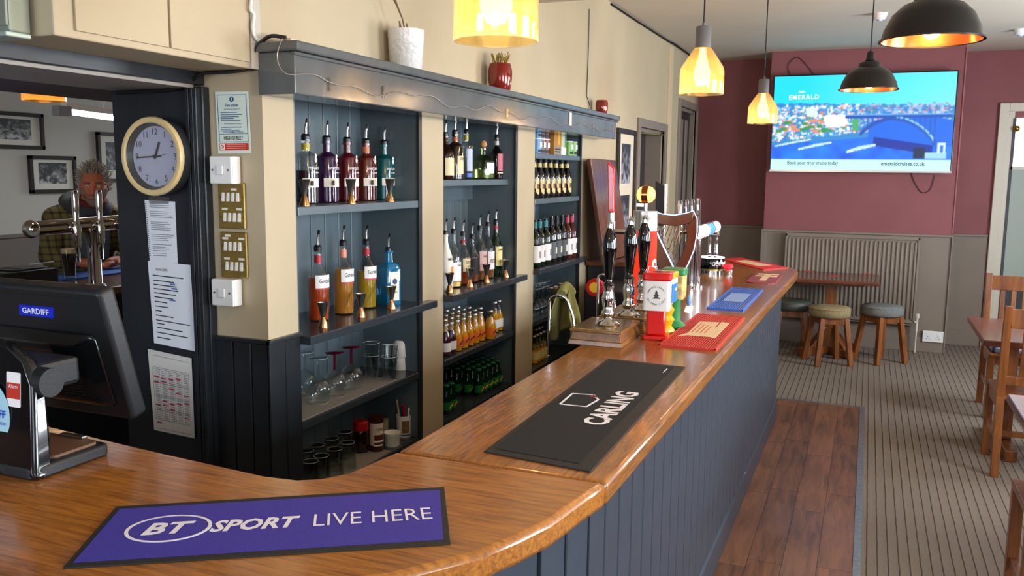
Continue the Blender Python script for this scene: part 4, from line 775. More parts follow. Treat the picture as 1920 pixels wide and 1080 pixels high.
l=MB().hexa([(-.275,hh/2-.075,.0),(-.165,hh/2-.075,.0),(-.165,hh/2-.075,.002),(-.275,hh/2-.075,.002)],[(-.265,hh/2-.048,.0),(-.155,hh/2-.048,.0),(-.155,hh/2-.048,.002),(-.265,hh/2-.048,.002)]).build('maker_badge',mat('badge_blue','1a2fd0',.4),e,0)
text('lettering','GARDIFF',WHT,l,(-.215,hh/2-.061,.0024),w=.088,h=.015,shear=.25,bold=.02)
# ================================================================ mats on the bar top
def matquad(px,z=1.01): return [onz(x,y,z) for x,y in px]
q=matquad([(117,1068),(845,1022),(833,915),(218,952)]); o=sum(q,Vector())/4; o.z=1.01
t=thing('bar_runner','purple bar runner with black border lettered BT SPORT LIVE HERE','bar mat',o)
# fit a true rectangle: long axis along the lower edge
ax=((q[1]-q[0])+(q[2]-q[3])).normalized(); ay=Vector((-ax.y,ax.x,0)); LX=((q[1]-q[0]).length+(q[2]-q[3]).length)/2; LY=(abs((q[3]-q[0]).dot(ay))+abs((q[2]-q[1]).dot(ay)))/2
sk=((q[3]-q[0]).dot(ax)+(q[2]-q[1]).dot(ax))/2
t.rotation_euler=(0,0,math.atan2(ax.y,ax.x))
lo=[((v-o).dot(ax),(v-o).dot(ay)) for v in q]
MB().prism(lo,0,.003).build('rubber_border',mat('black_rubber','1e1d1c',.7,bump=.3,bscale=300),t,0,.001)
cx=sum(p[0] for p in lo)/4; cy=sum(p[1] for p in lo)/4
inn=[(cx+(p[0]-cx)*.965,cy+(p[1]-cy)*.87) for p in lo]; MB().prism(inn,.003,.0036).build('fabric_face',mat('purple_fabric','3d3299',.8,bump=.3,bscale=400),t,0)
up=Vector((lo[3][0]-lo[0][0],lo[3][1]-lo[0][1]))/2; 
def onmat(s,w,h,x,y,bold,shear=0):
    text('lettering',s,mat('print_white_matt','e6e3ea',.7),t,(x,y,.0039),(0,0,0),w=w,h=h,bold=bold,shear=shear)
Lm=lo[1][0]-lo[0][0]
onmat('BT',.085,.052,-.185,.005,.035,.25); onmat('SPORT',.155,.052,-.035,.0,.035,.25); onmat('LIVE HERE',.215,.055,.175,.0,-.004)
MB().lathe([(.064,0),(.07,0),(.07,.0006),(.064,.0006)],40,(-.185,.005,.0037),Matrix.Diagonal((1.05,.85,1,1)),cap=False).build('ring_print',mat('print_white_matt','e6e3ea',.7),t)
# black runner with a lager name
t=thing('bar_runner','long black rubber bar runner lettered CARLING','bar mat',(-.66,2.29,1.01)); 
RB=mat('black_rubber','1e1d1c',.7,bump=.3,bscale=300)
MB().prism([(-.123,-.54),(.142,-.57),(.13,.53),(-.141,.547)],0,.004).build('rubber_base',RB,t,0,.001); MB().prism([(-.105,-.515),(.105,-.535),(.1,.505),(-.122,.522)],.004,.0052).build('fabric_face',mat('black_fabric','151515',.9),t,0)
PW=mat('print_white_matt','e6e3ea',.7)
text('lettering','CARLING',PW,t,(.045,-.06,.0055),(0,0,R(90)),w=.36,h=.068,bold=.03)
q=MB(); lg=[(-.095,-.09),(-.02,-.085),(-.012,.0),(-.04,.045),(-.1,.035)]
for a,b in zip(lg,lg[1:]+lg[:1]): q.bar((*a,.0057),(*b,.0057),.006,.0006)
q.build('glass_logo',PW,t,0); MB().prism([(-.04,.045),(-.018,.02),(-.045,.022)],.0054,.006).build('logo_flash',mat('sign_red','c2301f',.5),t,0)
MB().box(.08,.083,.41,.47,.0053,.0057).build('side_print',PW,t,0)
# red ribbed rubber mat
def ribmat(lab,c,W,L,m,n,along=True,rz=0,h=.009):
    t=thing('drip_mat',lab,'bar mat',c,rz); MB().box(-W/2,W/2,-L/2,L/2,0,.004).build('mat_base',m,t,0); 
    MB().box(-W/2,-W/2+.008,-L/2,L/2,.004,h).box(W/2-.008,W/2,-L/2,L/2,.004,h).box(-W/2,W/2,-L/2,-L/2+.008,.004,h).box(-W/2,W/2,L/2-.008,L/2,.004,h).build('rim',m,t,0,.001)
    for k in range(n):
        x=-W/2+.012+(W-.024)*k/(n-1); MB().box(x-.0028,x+.0028,-L/2+.01,L/2-.01,.004,h-.001).build('rib',m,t,0)
    return t
RR=mat('red_rubber','c22b22',.55); t=ribmat('red ribbed rubber bar mat with cream logo beside the charity boxes',(-.588,3.53,1.01),.212,.79,RR,22)
CRM=mat('cream_print','d8bd96',.6)
q=MB().prism([(-.075,-.2),(-.045,-.17),(.05,-.17),(.06,-.19),(.07,-.17),(.07,.19),(.035,.2),(.035,.06),(.028,.06),(.028,.19),(-.055,.17),(-.05,-.12)],.009,.0098).build('logo_print',CRM,t,0)
for k in range(4): MB().box(-.04+k*.017,-.036+k*.017,-.1,.13-.02*k,.0098,.0102).build('logo_strokes',RR,t,0)
t=ribmat('bright blue ribbed drip mat near the bar edge',(-.6,4.53,1.01),.17,.82,mat('blue_rubber','2f66c4',.45),14); MB().box(-.05,.05,-.16,.16,.009,.0096).build('logo_print',mat('pale_blue_print','7f9fd8',.6),t,0)
t=thing('beer_towel_mat','maroon round-cornered bar mat with cream emblem','bar mat',(-.567,5.52,1.01)); MB().prism(rrect(-.085,.085,-.28,.28,.06),0,.006).build('mat_base',mat('maroon_rubber','8a3340',.5),t,0,.001); MB().box(-.065,.065,.05,.11,.006,.0068).box(-.065,.065,.16,.22,.006,.0068).box(-.02,.02,-.16,.2,.006,.0066).build('emblem_print',CRM,t,0)
q=[onz(x,y,1.01) for x,y in ((1352,487),(1432,507),(1478,503),(1388,484))]; o=sum(q,Vector())/4; t=thing('bar_runner','bright red bar runner across the far end of the bar','bar mat',(o.x,o.y,1.01)); MB().prism(ccw([(v.x-o.x,v.y-o.y) for v in q]),0,.006).build('mat_base',mat('bright_red_mat','d0201c',.5),t,0,.001); MB().prism(ccw([((v.x-o.x)*.55,(v.y-o.y)*.5) for v in q]),.006,.0066).build('logo_print',CRM,t,0)
# ================================================================ hand pumps, fonts and charity boxes on the bar
PWOOD=wood('pump_box_wood','4a2c14','8a5a26',1,10,.3,.4,10); GLB=mat('gloss_black_handle','08080a',.08,coat=.6)
def pumpbox(p,w,l,h,lab):
    t=thing('pump_box',lab,'pump box',p); a,b=w/2,l/2
    MB().hexa([(-a,-b,0),(a,-b,0),(a,b,0),(-a,b,0)],[(-a+.004,-b+.004,h*.3),(a-.004,-b+.004,h*.3),(a-.004,b-.004,h*.3),(-a+.004,b-.004,h*.3)]).build('plinth',PWOOD,t,0,.002)
    MB().hexa([(-a+.006,-b+.006,h*.3),(a-.006,-b+.006,h*.3),(a-.006,b-.006,h*.3),(-a+.006,b-.006,h*.3)],[(-a+.014,-b+.014,h*.8),(a-.014,-b+.014,h*.8),(a-.014,b-.014,h*.8),(-a+.014,b-.014,h*.8)]).build('box_side',PWOOD,t,0,.002)
    MB().box(-a+.004,a-.004,-b+.004,b-.004,h*.8,h).build('box_top',PWOOD,t,0,.003); MB().box(-a+.012,a-.012,-b+.012,b-.012,h,h+.0015).build('brass_cover',mat('aged_brass_top','8a6a35',.25,.8),t,0); return t
B1=Vector((-.912,3.185,1.01)); B2=Vector((-.9,3.53,1.01)); HB=.06
pumpbox(B1,.21,.29,HB,'wooden pump clip box under the single hand pump'); pumpbox(B2,.2,.34,HB,'wooden pump clip box under the pair of hand pumps')
def handpump(p,lab,grp,first=[]):
    if first: return dup(first[0],p,0,lab,grp)
    t=thing('hand_pump',lab,'hand pump',p,0,grp); first.append(t)
    SC=Matrix.Diagonal((1,1,.91,1)); MB().lathe([(0,0),(.046,0),(.048,.006),(.04,.014),(.026,.02),(.02,.032),(.027,.045),(.027,.056),(.02,.066),(.023,.09),(.026,.115),(.022,.135),(.018,.15),(.022,.16),(.022,.168),(0,.168)],24,(0,0,0),SC).build('chrome_stem',CHROME,t,50)
    MB().lathe([(0,.166),(.02,.166),(.022,.172),(.015,.182),(.016,.2),(.022,.26),(.028,.31),(.029,.335),(.024,.375),(.013,.405),(.01,.412),(0,.412)],20,(0,0,0),SC).build('handle',GLB,t,50)
    MB().lathe([(0,.41),(.012,.41),(.012,.42),(.006,.424),(.01,.432),(.005,.44),(.004,.446),(0,.448)],14,(0,0,0),SC).build('finial',CHROME,t,50); return t
Z=1.01+HB
handpump(Vector((-.9,3.17,Z)),'black hand pump on the box in front of the red charity box','')
handpump(Vector((-.885,3.42,Z)),'middle one of the three black hand pumps','pair of hand pumps'); handpump(Vector((-.872,3.6,Z)),'black hand pump standing right before the red lit tower','pair of hand pumps')
def swan(p,lab,h,reach):
    t=thing('swan_neck_spout',lab,'spout',p); pts=[(0,0,0),(-.012,0,h*.5),(-.03,0,h*.85)]+[(-.03-reach/2+reach/2*math.cos(R(a)),0,h*.85+reach*.35*math.sin(R(a))) for a in range(20,181,20)]+[(-.03-reach,0,h*.4),(-.03-reach,0,-.1)]
    MB().tube(pts,.0055,10).build('pipe',CHROME,t,50); MB().cyl((-.03-reach,0,-.1),(-.03-reach,0,-.118),.0085).build('sparkler',CHROME,t)
swan(Vector((-1.008,3.1,1.045)),'chrome swan neck spout from the front pump box',.13,.075); swan(Vector((-.99,3.6,1.05)),'chrome swan neck spout beside the green cloth',.17,.05)
# green bar cloth hanging over the back edge
t=thing('bar_cloth','pale green cloth draped behind the pump box','cloth',(-1.085,3.3,1.05))
n=22; q=MB(); vs=[]; fs=[]
for j in range(16):
    v=j/15
    for i in range(n):
        u=i/(n-1); wd=.06+.045*min(1,v*2.2); top=.145-.03*abs(u-.45)*2
        x=-.01+.018*math.sin(u*11+v)*v; y=(u-.5)*2*wd; z=top*(1-v)-.06*v*(1+.25*math.sin(u*5)); x+=.028*math.sin(v*PI/2)
        vs.append((x+.02*(.5-u),y,z))
for j in range(15):
    for i in range(n-1): k=j*n+i; fs.append((k,k+1,k+n+1,k+n))
bk=[(-x-.04,y,z) for x,y,z in vs]; q.add(vs,fs)
o=q.build('front_fall',mat('green_cloth','86844c',.95,bump=.5,bscale=250,noise=.15,nscale=25),t,60); s_=o.modifiers.new('s','SOLIDIFY'); s_.thickness=.003
q=MB().add([(-.05-.5*x,y,z) for x,y,z in vs],fs); o=q.build('back_fall',MATS['green_cloth'],t,60); s_=o.modifiers.new('s','SOLIDIFY'); s_.thickness=.003
q=MB().tube([(-.028,(u-.5)*.12,.143-.03*abs(u-.45)*2) for u in np.linspace(0,1,9)],.021,10).build('fold',MATS['green_cloth'],t,60)
# red charity box
RED=mat('charity_red','c8140f',.25,coat=.3); CW=mat('charity_white','dcdad6',.35)
t=thing('collection_box','red and white charity box lettered Newport Pagnell Christmas Lights','charity box',(-.738,3.29,1.01),R(8))
MB().prism(rrect(-.052,.052,-.045,.045,.012),0,.016).build('base',RED,t,30,.004); MB().hexa([(-.038,-.034,.016),(.038,-.034,.016),(.038,.034,.016),(-.038,.034,.016)],[(-.035,-.031,.12),(.035,-.031,.12),(.035,.031,.12),(-.035,.031,.12)]).build('column',RED,t,30,.008)
MB().prism(rrect(-.052,.052,-.047,.047,.014),.115,.232).build('white_panel',CW,t,30,.002); MB().prism(rrect(-.056,.056,-.051,.051,.016),.23,.262).build('lid',RED,t,30,.008); MB().box(-.02,.02,-.003,.003,.2625,.264).build('coin_slot',INK,t,0)
TX=mat('print_charcoal','3a3a38',.6)
def ringtext(par,s,r,a0,a1,c,rot,flip=False,h=.0075):
    for i,ch in enumerate(s):
        if ch==' ': continue
        a=R(a0+(a1-a0)*i/(len(s)-1)); me=textmesh(ch,h=h if ch.isupper() or ch in 'hltgd' else h*.75)
        o=bpy.data.objects.new('letter',me); COL.objects.link(o); me.materials.append(TX); o.parent=par
        M=Matrix.Translation(c)@rot@Matrix.Translation((r*math.cos(a),r*math.sin(a),0))@Matrix.Rotation(a-R(90) if not flip else a+R(90),4,'Z'); o.matrix_local=M
for rot,c,sx in ((Matrix.Rotation(R(90),4,'X'),Vector((0,-.0475,.175)),1),(Matrix.Rotation(R(90),4,'Z')@Matrix.Rotation(R(90),4,'X'),Vector((.0525,0,.175)),.9)):
    ringtext(t,'Newport Pagnell',.034*sx,160,20,c,rot); ringtext(t,'Christmas Lights',.034*sx,200,340,c,rot,True)
    q=MB()
    for k,(w_,z_) in enumerate(((.016,-.012),(.012,-.002),(.007,.008))): q.add([rot@Vector((-w_,z_,0))+c,rot@Vector((w_,z_,0))+c,rot@Vector((0,z_+.014,0))+c,rot@Vector((0,z_+.004,.0004))+c],[(0,1,3),(1,2,3),(2,0,3)])
    q.build('tree_print',TX,t,0)
MB().tube([(-.05,-.02,.235),(-.075,-.045,.205),(-.1,-.02,.2),(-.13,.02,.22)],.002,5).build('tether_cord',BK,t)
# yellow twisted charity box
t=thing('collection_box','yellow twisted-column charity box with blue panel','charity box',(-.742,3.43,1.01)); YE=mat('charity_yellow','d9a80c',.25,coat=.3)
MB().lathe([(0,0),(.046,0),(.048,.012),(.034,.03),(.04,.045),(.046,.055),(.034,.072),(.04,.085),(.045,.095),(.033,.112),(.04,.13),(0,.132)],20).build('column',YE,t,50)
MB().prism(rrect(-.046,.046,-.044,.044,.012),.13,.225).build('panel',mat('charity_blue','1f78c0',.35),t,30); MB().prism(rrect(-.0465,.0465,-.0445,.0445,.012),.205,.226).build('panel_band',PAPER,t,30); MB().prism(rrect(-.05,.05,-.048,.048,.014),.225,.25).build('lid',YE,t,30,.006)
q=MB().tube([(.0468,-.02,.175),(.0468,-.005,.185),(.0468,.005,.175),(.0468,.018,.188)],.002,5).build('bird_print',WHT,t)
t=thing('collection_box','green lidded charity box behind the yellow one','charity box',(-.73,3.57,1.01)); GRE=mat('charity_green','2f8a50',.3,coat=.3)
MB().lathe([(0,0),(.05,0),(.052,.012),(.03,.03),(.03,.11),(.04,.125),(0,.126)],18).build('column',GRE,t,40); MB().prism(rrect(-.045,.045,-.042,.042,.01),.125,.225).build('panel',mat('charity_print','c9b06a',.4,noise=.6,nscale=30),t,30); MB().prism(rrect(-.05,.05,-.047,.047,.014),.222,.25).build('lid',GRE,t,30,.006)
MB().add([(.046,-.01,.07),(.075,.005,.06),(.078,.03,.09),(.05,.02,.1)],[(0,1,2,3)]).build('hang_tag',PAPER,t,0); MB().ball((.062,.01,.115),.02,10,(.6,1,1.2)).build('ribbon_bow',mat('ribbon_blue','6a8fc8',.4),t)
# red lit beer tower
t=thing('beer_tower','red lit beer tower with steel cap and glowing orange roundel','beer font',(-.925,3.83,1.01))
MB().lathe([(0,0),(.066,0),(.066,.02),(.056,.026),(0,.026)],28).build('base_flange',STEEL,t); MB().lathe([(.055,.026),(.055,.385)],32,cap=False).build('lit_sleeve',mat('lit_red_sleeve','c8281a',.6,spec=.15,emis=.8,ecol='ff3a1c'),t); MB().lathe([(0,.385),(.057,.385),(.057,.44),(.056,.442),(.056,.472),(0,.474)],32).build('steel_cap',STEEL,t,40)
me=textmesh('nnab',w=.2,h=.06,bold=.03)
for v in me.vertices: z=v.co.x; a=-v.co.y/.056; v.co=(.0565*math.cos(a),.0565*math.sin(a),z)
o=bpy.data.objects.new('lettering',me); COL.objects.link(o); me.materials.append(WHT); o.parent=t; o.location=(0,0,.16); o.rotation_euler=(0,0,R(-25))
MB().cyl((0,0,.472),(0,0,.505),.009).build('roundel_stalk',CHROME,t)
Mx=Matrix.Rotation(R(90),4,'Y'); MB().lathe([(.03,-.014),(.04,-.014),(.04,.014),(.03,.014)],28,(0,0,.545),Mx,cap=False).build('roundel_rim',mat('copper_rim','b8693f',.2,1),t,40)
MB().lathe([(0,.042),(.02,.038),(.033,.026),(.037,.013),(.037,-.013),(.033,-.026),(.02,-.038),(0,-.042)],28,(0,0,.545),Mx).build('roundel_lamp',mat('roundel_glow','ff8a3c',.3,emis=5,ecol='ff9a4a'),t,40)
MB().cyl((-.05,0,.375),(-.16,-.01,.375),.011).cyl((-.155,-.01,.34),(-.155,-.01,.42),.017).build('tap_body',CHROME,t); MB().tube([(-.155,-.01,.345),(-.153,-.01,.3),(-.15,-.01,.275)],[.011,.008,.006],10).build('tap_nozzle',CHROME,t)
MB().lathe([(0,.42),(.014,.42),(.014,.46),(0,.462)],14,(-.155,-.01,0)).build('handle_collar',CHROME,t); MB().hexa([(-.168,-.022,.46),(-.142,-.022,.46),(-.142,.002,.46),(-.168,.002,.46)],[(-.178,-.022,.69),(-.146,-.022,.66),(-.146,.002,.66),(-.178,.002,.69)]).build('tap_handle',mat('handle_red','c8161a',.2,coat=.4),t,0,.005)
t=thing('beer_tap','dark wooden tap handle with steel band beside the red tower','beer tap',(-.985,3.99,1.01)); MB().cyl((0,0,0),(0,0,.37),.013).build('column',CHROME,t); MB().cyl((-.1,0,.36),(.0,0,.36),.009).build('tap_body',BLKPL,t); MB().hexa([(-.012,-.012,.37),(.012,-.012,.37),(.012,.012,.37),(-.012,.012,.37)],[(-.018,-.018,.5),(.018,-.018,.5),(.018,.018,.5),(-.018,.018,.5)]).hexa([(-.018,-.018,.5),(.018,-.018,.5),(.018,.018,.5),(-.018,.018,.5)],[(-.014,-.014,.575),(.01,-.014,.56),(.01,.014,.56),(-.014,.014,.575)]).build('tap_handle',mat('dark_handle_wood','2a1712',.3),t,0,.004); MB().box(-.019,.019,-.019,.019,.485,.5).build('handle_band',STEEL,t,0)
# harp-shaped stout font: plane roughly facing the bar customers' left
H0=onx(1222,520,-.92)
hp=lambda x,y,d=0:Vector(ony(x,y,4.42))+Vector((0,d,0))
o=hp(1262,520); o.z=1.01; t=thing('harp_font','bronze harp-shaped stout font edged with blue-white light','beer font',o)
def loc(P): return [Vector(p)-o for p in P]
HBZ=mat('harp_bronze','6a4530',.3,.6); LED=mat('led_blue_white','bcd8ff',.3,emis=4,ecol='8fc0ff')
def ribbon(pin,pout,nm,m,th=.05):
    a=loc([hp(*p) for p in pin]); b=loc([hp(*p) for p in pout]); n=len(a); dy=Vector((0,th/2,0))
    vs=[v-dy for v in a]+[v-dy for v in b]+[v+dy for v in a]+[v+dy for v in b]; fs=[]
    for i in range(n-1): fs+=[(i,i+1,n+i+1,n+i),(2*n+i,3*n+i,3*n+i+1,2*n+i+1),(i,2*n+i,2*n+i+1,i+1),(n+i,n+i+1,3*n+i+1,3*n+i)]
    fs+=[(0,n,3*n,2*n),(n-1,3*n-1,4*n-1,2*n-1)]; MB().add(vs,fs).build(nm,m,t,30,.004)
ribbon([(1222,416),(1245,421),(1268,424),(1290,420),(1300,415)],[(1222,396),(1245,402),(1265,404),(1285,401),(1302,396)],'neck',HBZ)
ribbon([(1287,424),(1290,440),(1286,462),(1276,485),(1266,502)],[(1308,404),(1309,435),(1303,468),(1291,497),(1270,524)],'pillar',HBZ)
ribbon([(1222,412),(1240,450),(1256,482),(1266,500)],[(1218,430),(1226,470),(1240,510),(1262,526)],'soundboard',HBZ,.06)
ribbon([(1225,520),(1262,522),(1275,520)],[(1225,556),(1262,552),(1275,546)],'foot',HBZ,.06)
q=MB()
for k in range(8):
    u=k/7; a=(1228+u*38,424+1*u); b=(1230+u*34-4,425+u*72+10); q.tube(loc([hp(1238+u*48,417,-.015),hp(1228+u*35,428+u*68,-.015)]),.0024,6)
q.build('strings',COPPER,t)
MB().tube(loc([hp(x,y,-.026) for x,y in ((1222,395),(1245,401),(1265,403),(1285,400),(1302,395),(1309,410),(1309,435),(1303,468),(1291,497),(1270,524))]),.002,6).build('edge_light',LED,t); MB().tube(loc([hp(x,y,-.032) for x,y in ((1222,408),(1240,448),(1256,481),(1266,502))]),.0035,6).build('edge_light',LED,t)
me=textmesh('GUINNESS',w=.16,h=.022,bold=.02); x=bpy.data.objects.new('lettering',me); COL.objects.link(x); me.materials.append(WHT); x.parent=t; v=loc([hp(1232,500,-.033)])[0]; x.location=v; x.rotation_euler=(R(90),R(72),0)
MB().box(-.035,.03,-.05,-.034,0,.11).build('drip_card',mat('slate_card','4a5560',.5),t,0,loc=loc([hp(1250,516)])[0]+Vector((0,-.01,-.07)))
# chrome T-bar lager font with four lit lenses and four tap handles
t=thing('lager_font','chrome bar font with round lit lenses and a row of tap levers','beer font',(-.9,4.92,1.01))
for x in (-.012,.022): MB().cyl((x,0,0),(x,0,.3),.017,16).build('column',CHROME,t)
MB().lathe([(0,0),(.055,0),(.055,.01),(0,.012)],24,(.005,0,0)).build('base_flange',CHROME,t); MB().cyl((0,-.1,.315),(0,.62,.315),.026,16).build('manifold',CHROME,t)
for k,(y,m) in enumerate(((-.06,'f4fff4'),(.12,'eafff4'),(.3,'3f7fff'),(.5,'f4f8ff'))):
    Ml=Matrix.Rotation(R(-48),4,'Z')@Mx; l=MB().lathe([(0,0),(.036,0),(.04,.006),(.04,.014),(.036,.018),(0,.018)],24,(.026,y,.315),Ml).build('lens_housing',CHROME,t,40); MB().lathe([(0,.018),(.034,.018),(.03,.024),(0,.028)],24,(.026,y,.315),Ml).build('lit_lens',mat('lens_'+m,m,.3,emis=1.3,ecol=m),l,40)
    MB().cyl((-.02,y,.315),(-.07,y,.315),.012).build('tap_body',CHROME,t); MB().tube([(-.07,y,.32),(-.075,y,.38),(-.08,y,.47),(-.08,y,.49)],[.011,.012,.016,.011],10).build('tap_lever',CHROME,t); MB().tube([(-.07,y,.32),(-.072,y,.25)],[.01,.006],8).build('tap_nozzle',CHROME,t)
t=thing('beer_tap','tall black and white CARLING tap blade behind the harp','beer tap',(-1.02,4.62,1.01)); MB().cyl((0,0,0),(0,0,.36),.014).build('column',CHROME,t); b=MB().hexa([(-.035,-.014,.36),(.01,-.014,.36),(.01,.014,.36),(-.035,.014,.36)],[(-.045,-.014,.6),(.008,-.014,.57),(.008,.014,.57),(-.045,.014,.6)]).build('tap_blade',INK,t,0,.004); MB().hexa([(.01,-.015,.36),(.018,-.015,.36),(.018,.015,.36),(.01,.015,.36)],[(.006,-.015,.585),(.016,-.015,.585),(.016,.015,.585),(.006,.015,.585)]).build('white_edge',WHT,b,0); me=textmesh('CARLING',w=.13,h=.016,bold=.02); x=bpy.data.objects.new('lettering',me); COL.objects.link(x); me.materials.append(INK); x.parent=b; x.location=(.0185,0,.45); x.rotation_euler=(R(90),R(-90),R(90))
# stout drum font
t=thing('stout_font','black drum font lettered GUI with chrome twin column','beer font',(-.92,5.68,1.01)); MB().lathe([(0,.02),(.075,.02),(.075,.032),(0,.032)],28).build('gold_band',GOLD,t); MB().lathe([(0,0),(.068,0),(.068,.02),(0,.02)],28).build('foot',CHROME,t); MB().lathe([(0,.032),(.078,.032),(.08,.04),(.08,.092),(.076,.1),(0,.102)],28).build('drum',GLB,t,40); MB().lathe([(.06,.1),(.078,.1),(.078,.106),(.06,.106)],28,cap=False).build('drum_light',mat('lens_f4f8ff','f4f8ff',.3,emis=2.6,ecol='f4f8ff'),t)
text('lettering','GUINNESS',WHT,t,(0,0,.066),(0,0,R(-30)),cyl=.081,w=.15,h=.026,bold=.02)
for x in (-.02,.022): MB().lathe([(.012,.1),(.016,.12),(.01,.15),(.012,.24),(.015,.26)],14,(x,0,0)).build('column',CHROME,t,50)
MB().cyl((-.03,0,.26),(.04,0,.26),.02).build('head',CHROME,t)
t=thing('tap_light','small red and chrome lit tap badge beside the drum font','beer tap',(-.81,5.62,1.01)); MB().lathe([(0,0),(.03,0),(.034,.03),(.02,.045),(0,.045)],18).build('body',CHROME,t,50); MB().lathe([(.02,.044),(.036,.05),(.03,.066),(0,.07)],18).build('badge',mat('badge_red_lit','e0202a',.3,emis=.8,ecol='ff3040'),t,50)
# raised flap board, back counter and machine behind the pumps
t=thing('back_counter','low dark back counter with wooden top beyond the niches','counter',(-1.6,6.1,0)); MB().box(-.14,.16,-.55,.7,1.03,1.065).build('top',wood('dark_oak','3e2413','6e4220',1,9,.35,.3,11),t,0,.004); MB().box(-.13,.13,-.53,.68,0,1.03).build('cabinet',mat('machine_black','1d1e21',.4),t,0,.004)
bd=MB().box(0,.03,-.3,.3,0,.68).build('counter_flap',wood('flap_oak','4a2a1c','7a4a34',2,8,.3,.3,10),smooth=0,bevel=.004,loc=(-1.6,5.74,1.065),rot=(0,R(-10),0)); tag(bd,'dark wooden counter flap leaning up against the cream wall','counter flap')
t=thing('glass_washer','black glass washer behind the hand pumps','machine',(-1.42,5.25,0)); MB().box(-.14,.14,-.3,.3,0,.95).build('cabinet',mat('machine_black','1d1e21',.4),t,0,.01); MB().box(.14,.148,-.27,.27,.3,.9).build('door',mat('machine_dark','2a2c30',.3),t,0,.004); MB().cyl((.165,-.2,.85),(.165,.2,.85),.01).build('handle',STEEL,t)
p=onx(1117,507,-1.42); t=thing('tape_reel','red reel with yellow centre above the black washer','reel',(p.x,p.y,.95)); MB().lathe([(.02,-.02),(.05,-.02),(.05,.02),(.02,.02)],20,(0,0,.05),RY,cap=False).build('reel',mat('red_plastic','b0181a',.35),t); MB().lathe([(0,-.022),(.03,-.022),(.03,.022),(0,.022)],20,(0,0,.05),RY).build('hub',YEL,t)
# framed pictures on the left wall
t=thing('framed_picture','tall dark framed pair of photographs beside the charcoal door','picture',(XW,6.52,1.53)); FRM=mat('frame_dark','2a2320',.35)
for a,b,c,d in ((-.26,.26,.41,.45),(-.26,.26,-.45,-.41),(-.26,-.22,-.41,.41),(.22,.26,-.41,.41)): MB().box(0,.025,a,b,c,d).build('frame_rail',FRM,t,0,.003)
MB().box(0,.01,-.22,.22,-.41,.41).build('mount',mat('mount_cream','cfc4ad',.7),t,0)
def photo(ny,nx,seed,dark=.02,light=.5,tint=(1,1,1)):
    a=smoothnoise(ny,nx,6,seed)*.55+smoothnoise(ny,nx,3,seed+1)*.45; yy=np.linspace(0,1,ny)[:,None]; a=a*(1.15-.7*yy)+.05
    a=np.clip((a-.3)*2.2,0,1); g=dark+(light-dark)*a**1.5; return g[...,None]*np.array(tint)
PH=colmat('photo_print')
for z,s in ((.19,5),(-.2,9)): paint('photograph',.26,.3,photo(44,36,s,.03,.4,(.9,.92,1.1)),PH,t,(.0105,0,z),FACE_X)
# ================================================================ the other bar room seen through the servery
t=thing('other_bar_counter','dark wooden counter of the other bar room','counter',(-4.15,4.2,0)); MB().box(-.33,.4,-3.2,3.6,.965,1.01).build('top',wood('dark_counter_wood','3a2114','6b4022',1,9,.3,.3,11),t,0,.006); MB().box(-.28,.3,-3.2,3.6,0,.965).build('cabinet',mat('carcass_black','17191c',.6),t,0)
t=thing('drip_mat','blue bar mat under the pint of stout','bar mat',(-4.28,3.95,1.01)); BR2=mat('blue_rubber','2f66c4',.45); MB().box(-.11,.11,-.45,.5,0,.006).build('mat_base',BR2,t,0,.001); MB().box(-.11,-.1,-.45,.5,.006,.01).box(.1,.11,-.45,.5,.006,.01).build('rim',BR2,t,0); MB().box(-.03,.03,.1,.4,.006,.0066).build('logo_print',mat('pale_blue_print','7f9fd8',.6),t,0)
t=thing('beer_font','chrome T-bar beer font with three levers in the other bar','beer font',(-3.85,3.44,1.01)); BZ=mat('warm_chrome','d0c4b4',.1,1)
MB().lathe([(0,0),(.055,0),(.05,.012),(.036,.02),(.034,.2),(.04,.25),(.06,.3),(0,.31)],24).build('column',CHROME,t,40); MB().cyl((0,-.36,.33),(0,.5,.345),.04,20).build('manifold',BZ,t,40); MB().ball((0,-.37,.33),.047,18,(1,.8,1)).build('end_cap',BZ,t,60); MB().lathe([(0,0),(.03,0),(.028,.006),(0,.008)],18,(.03,-.385,.325),Matrix.Rotation(R(70),4,'Y')@Matrix.Rotation(R(30),4,'X')).build('end_badge',mat('pale_badge','9fb0b8',.2,.5),t)
for y in (-.15,.0,.145):
    MB().lathe([(.012,.2),(.022,.235),(.024,.3),(.019,.33),(.014,.36),(.0165,.4),(.018,.48),(.014,.5),(0,.502)],14,(.055,y,.02)).build('tap_lever',CHROME,t,50); MB().tube([(.055,y,.24),(.055,y,.2),(.058,y,.15)],[.016,.011,.007],10).build('tap_nozzle',CHROME,t); MB().cyl((0,y,.335),(.06,y,.3),.018).build('tap_body',CHROME,t)
p=onz(132,521,1.017); t=thing('pint_glass','pint of stout with cream head under the beer taps','pint',p); MB().lathe([(0,0),(.03,0),(.031,.01),(.036,.08),(.044,.125),(.043,.17),(.0415,.17),(.042,.126),(.034,.08),(.029,.012),(0,.012)],22,cap=False).build('glass_wall',CLEAR,t,50); MB().lathe([(0,.013),(.0285,.013),(.0335,.08),(.0415,.126),(.0412,.143),(0,.143)],22).build('stout',mat('stout_black','0a0605',.1),t,50); MB().lathe([(0,.143),(.0411,.143),(.0408,.168),(0,.17)],22).build('cream_head',mat('stout_head','d8b98c',.7),t,50)
